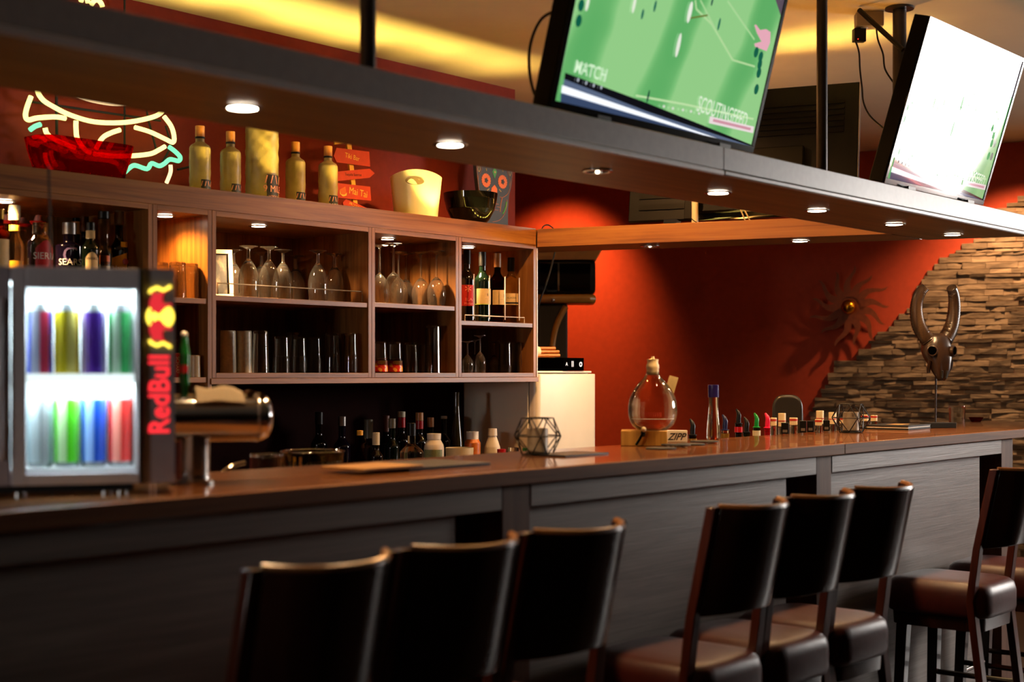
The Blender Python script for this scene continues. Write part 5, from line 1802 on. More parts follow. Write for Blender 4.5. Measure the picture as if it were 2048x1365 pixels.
def candle(px, py, wpx, hpx, label, twist=0.0):
    q = on_z(px, py, ZB)
    s_ = (q - Vector((0, 0, EYE))).dot(Vector((C, S, 0))) / F
    R, H = wpx / 2 * s_, hpx * s_
    t = thing('candle_holder', label, 'candle holder', (q.x, q.y, ZB + .0006), facing(q.x, q.y, twist), 'wire candle holders')
    rings = []
    for z_, r, a0 in ((.0022, R * .62, 0), (H * .52, R, PI / 6), (H, R * .64, 0)):
        rings.append([Vector((r * math.cos(a0 + k * PI / 3), r * math.sin(a0 + k * PI / 3), z_)) for k in range(6)])
    wb_ = MB()
    for ring in rings:
        for k in range(6):
            wb_.cyl(ring[k], ring[(k + 1) % 6], .0019, n=6)
    for k in range(6):
        for a_, b_ in ((rings[0][k], rings[1][k]), (rings[0][k], rings[1][k - 1]), (rings[2][k], rings[1][k]), (rings[2][k], rings[1][k - 1])):
            wb_.cyl(a_, b_, .0019, n=6)
    wb_.build('wire_lattice', WIREB, t)
    MB().lathe([(0, .0022), (R * .5, .0022), (R * .5, .006), (0, .006)], 28).build('base_disc', MATBLACK, t)
    r = R * .42
    MB().lathe([(0, .0065), (r * .93, .0065), (r, .010), (r, H * .72), (r - .0018, H * .72), (r - .002, .011), (0, .010)], 32).build('candle_glass', mat('frosted_candle_cup', '#a09688', .1, 60, rough=.3, metal=.25), t, angle=60)
    MB().lathe([(0, .0105), (r * .8, .0105), (r * .8, H * .36), (0, H * .36)], 24).build('candle', mat('candle_wax', '#d8d0c4', .03, 20, rough=.5), t)


candle(1075, 911, 100, 74, 'wire candle holder with a smoky glass next to the black menu', 8)
candle(1702, 866, 76, 57, 'wire candle holder at the far end of the cap bottles', 20)

# menus
MENU = mat('menu_black', '#1c1d22', .1, 40, rough=.35)
MENUB = mat('menu_brown', '#9a7040', .08, 40, rough=.5)


def menu(px, py, zbase, lx, ly, t, m_, label, name='menu_card', rz=0.0, par=None, edge=None):
    q = on_z(px, py, zbase)
    o = thing(name, label, 'menu', (q.x, q.y, zbase + .0006), rz, 'menus on the bar')
    MB().box(-lx / 2, lx / 2, -ly / 2, ly / 2, 0, t * .35).build('back_cover', m_, o, bevel=.0008)
    MB().box(-lx / 2 + .002, lx / 2 - .002, -ly / 2 + .002, ly / 2 - .002, t * .36, t * .64).build('pages', edge or WHITEPAPER, o)
    MB().box(-lx / 2, lx / 2, -ly / 2, ly / 2, t * .65, t).build('front_cover', m_, o, bevel=.0008)
    return o


menu(845, 934, ZB, .30, .20, .008, mat('menu_slate', '#2b2f38', .1, 40, rough=.4), 'slate grey menu lying under the brown one', edge=MENU)
menu(745, 937, ZB + .0088, .20, .15, .006, MENUB, 'brown menu lying on the slate grey one', edge=MENU)
menu(1095, 913, ZB, .30, .185, .005, MENU, 'black menu under the wire candle holder beside the white fridge', edge=MENU) if 0 else None
q = on_z(1135, 911, ZB)
o = thing('menu_card', 'black menu card lying past the wire candle holder', 'menu', (q.x, q.y, ZB + .0006), 0, 'menus on the bar')
MB().box(-.085, .12, -.06, .07, 0, .0022).build('back_cover', MENU, o, bevel=.0005)
MB().box(-.085, .12, -.06, .07, .0024, .0045).build('front_cover', MENU, o, bevel=.0005)
m2 = menu(1796, 858, ZB, .26, .19, .018, MATBLACK, 'thick book with pale page edges lying before the horned skull', 'book', rz=rad(4))
m2['category'] = 'book'
del m2['group']
MB().box(-.05, .05, -.035, .035, .0182, .0186).build('cover_ornament', mat('cover_gold', '#b5894a', .15, 60, rough=.5), m2)

# ================================================================ mini bottles along the far edge of the bar top
def pourer(px, Y, r, yt, col, neck, label, band=None):
    x = X_at(px, Y)
    h = z_at(px, yt, Y) - .9306
    t = thing('pourer_bottle', label, 'bottle', (x, Y, .9306), facing(x, Y, -20), 'bottles with pourers behind the bar')
    hn = h - .062
    MB().lathe(bprof(hn, r, .013, hn * .55, hn * .74), 24).build('glass_body', neck, t)
    MB().lathe([(0, hn + .0004), (.016, hn + .0004), (.016, hn + .003), (.0095, hn + .005), (.0095, hn + .022), (0, hn + .022)], 18).build('pourer_base', col, t)
    MB().tube([(0, 0, hn + .020), (.002, 0, hn + .035), (-.002, 0, hn + .048), (-.010, 0, hn + .060)], [.0098, .0095, .0075, .0035], 12).build('pourer_spout', col, t)
    if band:
        MB().lathe([(.0135, hn - .034), (.0165, hn - .034), (.0165, hn - .012), (.0135, hn - .012), (.0135, hn - .034)], 20).build('neck_band', band, t)


pourer(1385, 2.90, .030, 838, BLACK, DKGLASS, 'bottle with a black pourer and gold neck ring, alone before the blue capped bottle', GOLD)
pourer(1450, 2.90, .032, 829, mat('navy_plastic', '#10184a', .1, rough=.3), G_SOLID, 'bottle with a navy pourer and gold foil neck', GOLD)
pourer(1477, 3.05, .032, 818, BLACK, DKGLASS, 'bottle with the tallest black pourer and a red banded neck', REDP)
pourer(1493, 2.88, .029, 834, BLACK, DKGREEN, 'bottle with a slanted black pourer before the green one')
pourer(1513, 3.05, .032, 826, GREENP, DKGREEN, 'bottle with a bright green pourer', CREAMCAP)
pourer(1535, 2.90, .032, 826, PINKP, mat('red_liquor_glass', '#8a0c18', .1, rough=.08), 'bottle with a bright pink red pourer')

CAPW = mat('cap_cream_white', '#e2cfa6', .04, 40, rough=.45)
CAPR = mat('cap_red_band', '#b52a1c', .06, 40, rough=.45)


def mini(px, Y, r, yt, kind, label):
    x = X_at(px, Y)
    h = z_at(px, yt, Y) - ZB - .0006
    if kind == 'box':
        t = thing('mini_bottle', label, 'small bottle', (x, Y, ZB + .0006), facing(x, Y), 'little bottles along the bar edge')
        hw = r * .92
        MB().box(-hw, hw, -hw * .8, hw * .8, .0, .006).build('glass_body', G_SOLID, t)
        MB().box(-hw, hw, -hw * .8, hw * .8, .0065, h).build('square_cap', BLACK, t, bevel=.0012)
        MB().box(-hw * .6, hw * .6, -hw * .8 - .0006, -hw * .8 - .0001, h * .25, h * .45).build('printed_line', SILVER, t)
        return t
    t = thing('mini_bottle', label, 'small bottle', (x, Y, ZB + .0006), facing(x, Y), 'little bottles along the bar edge')
    hc = h * (.45 if kind == 'low' else .62)
    MB().lathe([(0, 0), (r * .95, 0), (r, .002), (r, h - hc - .004), (r * .8, h - hc), (0, h - hc)], 22).build('glass_body', G_SOLID, t)
    MB().lathe([(0, h - hc + .0005), (r * .98, h - hc + .0005), (r, h - .001), (r * .97, h), (0, h)], 22).build('cap', CAPW, t)
    zb2 = h - hc * (.42 if kind == 'low' else .62)
    bh = .0075 if kind == 'low' else .0035
    MB().lathe([(r * .99, zb2), (r + .0006, zb2), (r + .0008, zb2 + bh), (r * .99, zb2 + bh), (r * .99, zb2)], 22).build('cap_band', CAPR, t, label='red band on the cap')


mini(1547, 2.735, .012, 836, 'low', 'little bottle with a red banded cap right behind the pink pourer')
mini(1564, 2.750, .0145, 827, 'tall', 'little bottle with a tall white cap, first of the three tall ones')
mini(1570, 2.700, .0155, 846, 'box', 'little bottle with a square black cap before the first tall white cap')
mini(1587, 2.745, .0155, 836, 'low', 'little bottle with a low red banded cap between black caps')
mini(1606, 2.700, .0140, 842, 'box', 'first of two square black caps standing close together')
mini(1621, 2.700, .0140, 842, 'box', 'second of two square black caps standing close together')
mini(1637, 2.706, .0135, 839, 'low', 'little bottle with a low red cap before the tallest white cap')
mini(1640, 2.752, .0150, 822, 'tall', 'little bottle with the tallest white cap of the row')
mini(1653, 2.710, .0140, 841, 'box', 'little bottle with a square black cap before the last tall white cap')
mini(1665, 2.745, .0155, 825, 'tall', 'little bottle with a tall white cap next to the wire candle holder')
mini(1686, 2.752, .0140, 835, 'low', 'little red capped bottle seen through the wire candle holder')
mini(1730, 2.750, .0150, 830, 'low', 'little red capped bottle just past the wire candle holder')
mini(1748, 2.752, .0140, 831, 'low', 'last little red capped bottle of the row')

# ================================================================ horned skull on a stand
q = on_z(1876, 856, ZB)
sp_ = thing('horned_skull', 'dark carved horned animal skull on a rod stand at the bar end', 'sculpture', (q.x, q.y, ZB + .0006), facing(q.x, q.y, 32))
s_ = (q - Vector((0, 0, EYE))).dot(Vector((C, S, 0))) / F
MB().box(-.062, .062, -.045, .045, 0, .022).build('stand_base', MATBLACK, sp_, bevel=.0015)
BONE = mat('dark_carved_wood', '#2c1d14', .35, 30, .3, rough=.32)
HORN = wood('horn', '#1c120a', '#3a281a', '#5a4630', 'Z', 3.0, .3, .15)
zt_ = lambda py: (856 - py) * s_
MB().tube([(-.004, .014, .0225), (-.004, .010, zt_(735))], .0042, 10).build('rod', POLE, sp_)
# skull: cross-sections from the crown down to the muzzle; (z, half width, front y, back y)
secs = [(zt_(668), .034, -.010, .046), (zt_(675), .050, -.028, .060), (zt_(690), .062, -.038, .066), (zt_(703), .067, -.044, .064), (zt_(715), .060, -.050, .055), (zt_(726), .050, -.054, .040), (zt_(737), .043, -.054, .022),
        (zt_(747), .035, -.052, .004), (zt_(756), .025, -.046, -.010), (zt_(762), .016, -.040, -.018)]
rings = []
for z_, hw, yf, yb in secs:
    ring = []
    for k in range(24):
        a = 2 * PI * k / 24
        ca, sa = math.cos(a), math.sin(a)
        xx = hw * (abs(ca) ** .8) * (1 if ca > 0 else -1)
        cy_ = (yf + yb) / 2
        yy = cy_ + (yb - yf) / 2 * (abs(sa) ** .9) * (1 if sa > 0 else -1)
        if sa < 0 and abs(ca) < .35 and z_ < zt_(722):
            yy += .010 * (1 - abs(ca) / .35)
        ring.append((xx, yy, z_))
    rings.append(ring)
MB().loft(rings[::-1], True).build('skull', BONE, sp_, angle=70)
for sgn in (-1, 1):
    M_ = Matrix.Translation((sgn * .046, -.030, zt_(703))) @ Matrix.Rotation(rad(sgn * 34), 4, 'Z')
    MB(M_).lathe([(.0150, -.002), (.024, .004), (.0235, .014), (.020, .017), (.0172, .014), (.0150, -.002)], 24, Matrix.Rotation(PI / 2, 4, 'X')).build('eye_ridge', BONE, sp_)
    MB(M_).lathe([(0, .004), (.0165, .004), (.0165, .0150), (0, .0150)], 24, Matrix.Rotation(PI / 2, 4, 'X')).build('eye_socket', DEEP, sp_)
    pts = [(sgn * .034, .012, zt_(684)), (sgn * .062, .018, zt_(668)), (sgn * .083, .022, zt_(648)), (sgn * .093, .022, zt_(622)), (sgn * .090, .016, zt_(600)), (sgn * .078, .006, zt_(584)), (sgn * .062, -.004, zt_(575))]
    path = smooth_path(pts, 9)
    n = len(path)
    rs = [(.034 - .014 * (i / (n - 1)) ** 1.1) * (1 + .045 * (1 if i % 2 else -1)) for i in range(n)]
    MB().tube(path, rs, 14).build('horn', HORN, sp_, angle=60)
    MB().tube([(sgn * .012, -.052, zt_(742)), (sgn * .010, -.047, zt_(757))], .0045, 8).build('nostril', MATBLACK, sp_)
    MB().tube(smooth_path([(sgn * .052, -.022, zt_(722)), (sgn * .053, -.012, zt_(736)), (sgn * .046, .0, zt_(745))], 4), .008, 8).build('cheek_bone', BONE, sp_)

Y = 2.748
tumbler(.082, .036, .038, 'whisky_glass', 'dark patterned tumbler standing behind the horned skull stand', 'glass', (X_at(1914, Y), Y, ZB + .0006), None, m_=G_CLEAR, facets=12, w=.004)
Y = 2.742
gl = thing('glass_dish', 'small amber glass dish glinting past the horned skull', 'dish', (X_at(1952, Y), Y, ZB + .0006))
MB().lathe([(0, 0), (.022, 0), (.034, .018), (.035, .022), (.032, .022), (.021, .004), (0, .003)], 20).build('dish_wall', G_AMBER, gl)

# ================================================================ sun ornament on the red wall
sc_ = far_pt(1700, 615, .07)
so = thing('sun_ornament', 'rusty metal sun with wavy rays and a gold ball on the red wall', 'wall ornament', sc_)
so.rotation_euler = (0, 0, math.atan2(EW.y, EW.x))
sm = 9.0 / F
RUST = mat('rust_metal', '#7a3c1c', .2, 30, .2, rough=.6, metal=.3)
MB().lathe([(0, 0), (.085, 0), (.085, .003), (0, .003)], 40, Matrix.Rotation(PI / 2, 4, 'X')).build('disc', RUST, so)
rn = random.Random(4)
for k in range(13):
    a0 = 2 * PI * k / 13 + .12
    Lr = 84 * sm * (1.0 if k % 2 else .92)
    left, right = [], []
    for i in range(11):
        t = i / 10
        r = .066 + (Lr - .066) * t
        a = a0 + .16 * math.sin(t * 5.2) * (1 - .2 * t)
        w_ = .027 * (1 - t) ** .7 + .0008
        px_, pz_ = r * math.cos(a), r * math.sin(a)
        left.append((px_ - w_ * math.sin(a), pz_ + w_ * math.cos(a)))
        right.append((px_ + w_ * math.sin(a), pz_ - w_ * math.cos(a)))
    MB().xz_prism(right + left[::-1], -.0065 - (k % 2) * .001, -.0035 - (k % 2) * .001).build('sun_ray', RUST, so)
MB().sphere((0, -.052, 0), .048, 24).build('gold_ball', mat('gold_metal', '#c98a1c', .05, 20, rough=.22, metal=1.0), so)
MB().cyl((0, .0005, 0), (0, .069, 0), .008, n=12).build('wall_pin', RUST, so)

# ================================================================ televisions
def lerp_poly(W, H, pts):
    """screen fractions (u from the picture's left edge, v from the bottom) to local x, z"""
    return [((u - .5) * W, v * H) for u, v in pts]


def pitch_mat(name, strength):
    m, nt, b = new_mat(name)
    v = coords(nt, rot=(0, 0, 0), scale=(1, 1, 1))
    sep = nt.nodes.new('ShaderNodeSeparateXYZ')
    nt.links.new(v, sep.inputs[0])
    ma = nt.nodes.new('ShaderNodeMath')
    ma.operation = 'MULTIPLY_ADD'
    nt.links.new(sep.outputs['Z'], ma.inputs[0])
    ma.inputs[1].default_value = -.30
    nt.links.new(sep.outputs['X'], ma.inputs[2])
    mb = nt.nodes.new('ShaderNodeMath')
    mb.operation = 'MULTIPLY'
    nt.links.new(ma.outputs[0], mb.inputs[0])
    mb.inputs[1].default_value = 17.0
    sn = nt.nodes.new('ShaderNodeMath')
    sn.operation = 'SINE'
    nt.links.new(mb.outputs[0], sn.inputs[0])
    n_ = noise(nt, v, 3.0, 2)
    ad = nt.nodes.new('ShaderNodeMath')
    ad.operation = 'MULTIPLY_ADD'
    nt.links.new(n_, ad.inputs[0])
    ad.inputs[1].default_value = 2.4
    nt.links.new(sn.outputs[0], ad.inputs[2])
    col = ramp(nt, ad.outputs[0], [(.1, lin('#62b468')), (.45, lin('#6cba6e')), (.75, lin('#80c87c')), (1.0, lin('#98d48c'))])
    nt.links.new(col, b.inputs['Emission Color'])
    b.inputs['Emission Strength'].default_value = strength
    b.inputs['Base Color'].default_value = (.01, .01, .01, 1)
    setp(b, rough=.06, spec=.6, coat=.6, coatr=.03)
    return m


def screen_col(name, col, strength):
    m = glow(name, col, strength)
    setp(m.node_tree.nodes['Principled BSDF'], rough=.06, spec=.6, coat=.6, coatr=.03)
    return m


BEZEL = mat('tv_bezel', '#08080a', .1, 30, rough=.12)
TVBODY = mat('tv_back_plastic', '#080808', .2, 30, rough=.5, spec=.12)


def television(label, xl, xr, Y, zb, W, tilt, k, content, group, asp=.575):
    H = W * asp
    cx = (xl + xr) / 2
    t = thing('television', label, 'television', (cx, Y, zb), 0, group)
    M = Matrix.Rotation(rad(tilt), 4, 'X')
    MB(M).box(-W / 2, W / 2, 0.0, .058, 0, H).build('housing', TVBODY, t, bevel=.004)
    MB(M).box(-W * .36, W * .36, .0585, .085, H * .1, H * .8).build('rear_bulge', TVBODY, t, bevel=.01)
    bz = MB(M)
    e = .016
    bz.box(-W / 2, W / 2, -.006, -.0005, 0, e + .004).box(-W / 2, W / 2, -.006, -.0005, H - e, H).box(-W / 2, -W / 2 + e, -.006, -.0005, e + .004, H - e).box(W / 2 - e, W / 2, -.006, -.0005, e + .004, H - e)
    bz.build('bezel_frame', BEZEL, t, bevel=.001)
    SW, SH = W - 2 * e, H - 2 * e - .004
    Ms = M @ Matrix.Translation((0, 0, e + .004))
    scr = MB(Ms).box(-SW / 2, SW / 2, -.0022, -.0006, 0, SH).build('screen', pitch_mat('pitch_picture', k), t, smooth=False)
    for i, (nm, kind, data, col, st_) in enumerate(content):
        y0 = -.0027 - .0002 * i
        m_ = screen_col('screen_' + col[1:] + '_%d' % int(st_ * k * 100), col, st_ * k)
        if kind == 'poly':
            MB(Ms).xz_prism(lerp_poly(SW, SH, data), y0, y0 + .0004).build(nm, m_, scr, smooth=False)
        elif kind == 'line':
            pts, w_ = data
            b_ = MB(Ms)
            for (u0, v0), (u1, v1) in zip(pts, pts[1:]):
                p0, p1 = Vector(((u0 - .5) * SW, 0, v0 * SH)), Vector(((u1 - .5) * SW, 0, v1 * SH))
                d = (p1 - p0).normalized()
                nn = Vector((-d.z, 0, d.x)) * w_ / 2
                b_.xz_prism([((p0 + nn).x, (p0 + nn).z), ((p0 - nn).x, (p0 - nn).z), ((p1 - nn).x, (p1 - nn).z), ((p1 + nn).x, (p1 + nn).z)], y0, y0 + .0004)
            b_.build(nm, m_, scr, smooth=False)
        elif kind == 'text':
            s, u, v_, size, sx, rot = data
            put_text(MB(Ms), s, size, Matrix.Translation(((u - .5) * SW, y0, v_ * SH)) @ Matrix.Rotation(rot, 4, 'Y'), bold=.01, sx=sx).build(nm, m_, scr, closed=False)
        elif kind == 'dot':
            u, v_, rx, rz = data
            MB(Ms).xz_prism([((u - .5) * SW + rx * math.cos(a), v_ * SH + rz * math.sin(a)) for a in [2 * PI * j / 14 for j in range(14)]], y0, y0 + .0004).build(nm, m_, scr, smooth=False)
    for sx in (-W * .3, W * .3):
        MB().box(sx - .03, sx + .03, -.03, .05, ZC1 - zb - .0035, .001).build('stand_foot', BLACK, t)
    return t, H


# the picture on the screens, measured on the big television: photo pixels -> screen fractions
xl1, xr1 = X_at(1100, 2.29), X_at(1506, 2.29)
TW, TH, TT = xr1 - xl1, (xr1 - xl1) * .575, rad(15)
T_up = Vector((0, -math.sin(TT), math.cos(TT)))
T_n = Vector((0, -math.cos(TT), -math.sin(TT)))
T_o = Vector(((xl1 + xr1) / 2, 2.295, 2.082)) + T_up * .020
SWd, SHt = TW - .032, TH - .036


def uv(px, py):
    q = on_plane(px, py, T_o, T_n) - T_o
    return (q.x / SWd + .5, q.dot(T_up) / SHt)


def play():
    P = lambda pts: [(min(max(u, 0), 1), min(max(v_, 0), 1)) for u, v_ in (uv(*p_) for p_ in pts)]
    c = [
        ('stand_crowd', 'poly', [(.80, 1), (.93, .84), (1, .74), (1, 1)], '#6a5a68', .8),
        ('crowd_patch', 'poly', [(.83, 1), (.90, .92), (.95, .93), (.93, 1)], '#e0c8d0', .9),
        ('crowd_patch', 'poly', [(.94, .90), (.98, .82), (.99, .88), (.965, .96)], '#d0d0dc', .9),
        ('pitch_line', 'line', (P([(1389, 0), (1391, 18), (1422, 48), (1464, 120), (1508, 133)]), .006), '#b8e0a0', 1.0),
        ('pitch_line', 'line', (P([(1399, 0), (1428, 56)]), .005), '#b0dc9c', 1.0),
        ('pitch_line', 'line', (P([(1454, 2), (1507, 79)]), .005), '#b0dc9c', 1.0),
        ('pitch_line', 'line', (P([(1270, 191), (1370, 209), (1505, 238)]), .006), '#c4e8ac', 1.0),
        ('pointing_hand', 'poly', P([(1507, 50), (1510, 49), (1518, 60), (1530, 58), (1539, 64), (1538, 85), (1531, 102), (1508, 93), (1507, 87), (1521, 83), (1512, 66)]), '#f0b0c0', 1.0),
        ('banner_dark', 'poly', P([(1128, 145), (1126, 158), (1290, 222), (1496, 304), (1503, 290), (1290, 205)]), '#14141c', .7),
        ('banner_blue', 'poly', P([(1126, 158), (1118, 205), (1300, 255), (1500, 308), (1496, 304), (1290, 222)]), '#6c7c9c', .75),
        ('banner_white', 'poly', P([(1122, 170), (1120, 185), (1400, 282), (1428, 290)]), '#f4f8ff', 1.25),
        ('banner_blue', 'poly', P([(1119, 187), (1118, 205), (1300, 255), (1400, 282)]), '#4c6088', .6),
        ('caption', 'text', ('MATCH', *uv(1179, 143), .034, .85, 0.02), '#d8f4d0', 1.1),
        ('caption_rule', 'line', (P([(1153, 125), (1206, 141), (1204, 163)]), .003), '#c8ecc0', 1.0),
        ('caption', 'text', ('SCOUTINGFEED', *uv(1443, 226), .046, .60, 0.05), '#e4f8d8', 1.0),
        ('caption_bar', 'poly', P([(1417, 232), (1415, 246), (1503, 266), (1505, 253)]), '#f4e4e4', 1.0),
        ('caption_print', 'line', (P([(1423, 240), (1498, 258)]), .008), '#d898a8', 1.0),
        ('player_shadow', 'line', (P([(1376, 36), (1412, 30)]), .005), '#7a8a3c', .8),
    ]
    for px, py, w_, h_, col in ((1172, 5, .006, .022, '#eef6e0'), (1265, 8, .006, .024, '#eef6e0'), (1376, 24, .009, .030, '#f4f8e8'), (1353, 90, .008, .034, '#f0f4e4'), (1281, 28, .005, .014, '#1c6a58'), (1306, 12, .005, .016, '#1c6a58'),
                             (1434, 48, .005, .018, '#1c6a58'), (1420, 3, .004, .012, '#1c4a48'), (1292, 192, .004, .018, '#143c38')):
        c.append(('player', 'dot', (*uv(px, py), w_, h_), col, 1.0))
    for px, py in ((1508, 104), (1517, 113), (1515, 128), (1513, 145), (1508, 178), (1157, 10), (1152, 41)):
        c.append(('badge', 'dot', (*uv(px, py), .012, .016), '#0c6048', 1.0))
    for px, py in ((1151, 159), (1167, 165), (1182, 170), (1197, 174)):
        c.append(('banner_mark', 'dot', (*uv(px, py), .0035, .005), '#c8d0dc', .9))
    for px, py in ((1322, 212), (1340, 216), (1360, 219), (1376, 222), (1392, 226)):
        c.append(('banner_mark', 'dot', (*uv(px, py), .006, .004), '#e8f0dc', .9))
    return c


tv1, H1 = television('big television showing a football pitch with a MATCH caption', xl1, xr1, 2.295, 2.082, xr1 - xl1, 15, .95, play(), 'televisions on the canopy')
xl2 = X_at(1768, 2.29)
xr2 = X_at(1966, 2.29)
tv2, H2 = television('television at the far canopy end, washed out by window glare', xl2, xr2, 2.295, 2.082, xr2 - xl2, 17, .85, play(), 'televisions on the canopy', .665)
MB().box(xr2 - (xl2 + xr2) / 2 + .0, xr2 - (xl2 + xr2) / 2 + .055, .02, .06, .05, .065).build('side_bracket', BLACK, tv2)

# cables of the big television
tag(MB().tube(smooth_path([on_y(1125, 16, 2.40), on_y(1085, 36, 2.42), on_y(1063, 80, 2.43), on_y(1058, 130, 2.43), on_y(1066, 180, 2.42), on_y(1084, 213, 2.40), on_y(1100, 226, 2.37)], 6), .0042, 8).build('television_cable', MATBLACK), 'grey cable curving out from the big football television', 'cable')

# television seen from behind, on the wooden beam
nb = Vector((math.sin(-ba), math.cos(-ba), 0))
eb = Vector((math.cos(ba), math.sin(ba), 0))
nb = Vector((-eb.y, eb.x, 0))
base = Vector((beam_in(4.11), 4.11, 0))
mid = base + nb * .13


def beam_s(px):
    q = on_plane(px, 445, mid, nb)
    return (q - base).dot(eb)


s0, s1 = beam_s(1256), beam_s(1712)
W3 = s1 - s0
t3 = thing('television', 'television on the wooden beam, its dark back turned to the bar', 'television', base + nb * .13 + eb * (s0 + s1) / 2 + Vector((0, 0, ZC1 + .032)), ba, 'televisions on the beam')
q = on_plane(1728, 165, mid + Vector((0, 0, 0)), nb)
H3 = .58
M3 = Matrix.Rotation(rad(-9), 4, 'X')
TV3 = mat('tv_back_brownish', '#060503', .2, 20, rough=.55, spec=.1)
MB(M3).box(-W3 / 2, W3 / 2, 0, .03, 0, H3).build('housing', TVBODY, t3, bevel=.004)
MB(M3).box(W3 / 2 - .002, W3 / 2 + .003, .004, .034, 0, H3).build('edge_trim', STEEL, t3)
MB(M3).box(-W3 / 2 + .012, W3 / 2 - .012, .0305, .034, .012, H3 - .012).build('screen', screen_col('screen_dim_blue', '#4a6a8a', .5), t3, smooth=False)
sl = MB(M3)
for k in range(9):
    sl.box(-W3 / 2 + .05, -W3 * .22, -.006, -.0005, .05 + k * .052, .075 + k * .052)
for k in range(6):
    sl.box(-W3 / 2 + .30, W3 / 2 - .06, -.006, -.0005, .36 + k * .026, .372 + k * .026)
sl.build('vent_grille', TV3, t3, smooth=False)
MB(M3).box(-W3 * .18, W3 * .28, -.040, -.0065, .02, .30).build('rear_bulge', TV3, t3, bevel=.006)
MB(M3).box(-W3 * .24, -W3 * .2, -.012, -.0065, .0, H3 * .9).build('mount_rail', TV3, t3, bevel=.002)
MB(M3).box(W3 * .33, W3 * .37, -.012, -.0065, .0, H3 * .9).build('mount_rail', TV3, t3, bevel=.002)
for sx in (-W3 * .3, W3 * .3):
    MB().box(sx - .03, sx + .03, -.02, .05, -.0319 + .002, .001).build('stand_foot', BLACK, t3)
for px0, px1 in ((1478, 1490), (1484, 1500)):
    a_ = on_plane(px0, 412, base + nb * .055, nb) - t3.location
    b_ = on_plane(px1, 441, base + nb * .055, nb) - t3.location
    Ri = Matrix.Rotation(-ba, 3, 'Z')
    MB().tube([Ri @ a_, Ri @ b_], .0032, 6).build('rear_cable', mat('pale_cable', '#b5a87a', .05, rough=.5), t3)
pm = base + nb * .06 + eb * ((on_plane(1390, 445, base + nb * .06, nb) - base).dot(eb))
bp_ = thing('beam_pole', 'pale yellow lit pole rising from the wooden beam before the television back', 'pole', (pm.x, pm.y, ZC1 - .0015))
PALEP = mat('pale_pole_paint', '#cfc4a0', .04, 20, rough=.45)
MB().cyl((0, 0, 0.003), (0, 0, CZ - ZC1 - .006), .0145, n=18).build('tube', PALEP, bp_)
MB().cyl((0, 0, .0), (0, 0, .004), .03, n=18).build('foot_flange', PALEP, bp_)
MB().tube([(.0155 * math.cos(a), .0155 * math.sin(a), .02 + .012 * math.sin(a)) for a in [2 * PI * i / 14 for i in range(14)]], .002, 6, closed=True).build('cable_tie', MATBLACK, bp_)

# ceiling mount of the far television, socket box and plugs
def on_ceil_plane(px, py, fwd):
    d = ray(px, py)
    k = fwd / (d.x * C + d.y * S)
    return Vector((0, 0, EYE)) + d * k


pz = on_z(1799, 15, CZ - .0005)
mt = thing('television_mount', 'dark ceiling pole and slanting arm holding the far television', 'mount', (pz.x, pz.y, CZ - .001))
MB().cyl((0, 0, -.56), (0, 0, -.008), .026, n=20).build('tube', POLE, mt)
MB().cyl((0, 0, -.0075), (0, 0, 0), .055, n=20).build('ceiling_plate', POLE, mt)
a_ = on_z(1718, 20, CZ - .012) - Vector((pz.x, pz.y, CZ - .001))
b_ = on_ceil_plane(1806, 100, 5.35) - Vector((pz.x, pz.y, CZ - .001))
MB().tube([a_, b_], .010, 8).build('slanting_arm', BLACK, mt)
MB().cyl((0, 0, -.50), (0, 0, -.44), .029, n=20).build('pole_collar', STEEL, mt)
jb = on_z(1738, 26, CZ - .001)
box = thing('socket_box', 'white socket box fixed to the ceiling between the televisions', 'socket box', (jb.x, jb.y, CZ - .0005), facing(jb.x, jb.y, 10))
MB().box(-.052, .052, -.035, .035, -.058, 0).build('housing', mat('grey_white_plastic', '#a89a88', .04, rough=.45), box, bevel=.003)
MB().cyl((-.02, 0, -.062), (-.02, 0, -.0585), .016, n=16).build('socket_face', WHITEP, box)
ad = thing('power_adapter', 'black plug adapter hanging under the white socket box with a red light', 'adapter', (jb.x - .035 * .7, jb.y + .03, CZ - .0590), facing(jb.x, jb.y, 20))
MB().box(-.024, .024, -.016, .016, -.056, -.0045).build('housing', BLACK, ad, bevel=.003)
MB().cyl((0, 0, -.0045), (0, 0, -.001), .008, n=10).build('plug_neck', BLACK, ad)
MB().sphere((-.010, -.017, -.048), .0022, 8).build('indicator_light', glow('red_led', '#ff2a18', 4.0), ad)
fw_ = 5.52
tag(MB().tube(smooth_path([on_ceil_plane(*p_, fw_) for p_ in ((1711, 82), (1718, 105), (1720, 140), (1724, 175), (1727, 205), (1740, 232), (1766, 256))], 5), .0035, 7).build('power_cable', MATBLACK), 'long black cable from the plug adapter down to the far television', 'cable')
tag(MB().tube(smooth_path([on_ceil_plane(*p_, fw_) for p_ in ((1753, 58), (1756, 80), (1766, 108), (1770, 138), (1786, 164))], 5), .0035, 7).build('power_cable', MATBLACK), 'short black cable from the socket box towards the ceiling pole', 'cable')

# ================================================================ bar stools
LEATHER = mat('oxblood_leather', '#421410', .15, 40, .12, rough=.42, spec=.4)
ST = thing('bar_stool', 'x', 'bar stool', (1.68, 2.12, 0), 0, 'wooden bar stools')
SH = .715


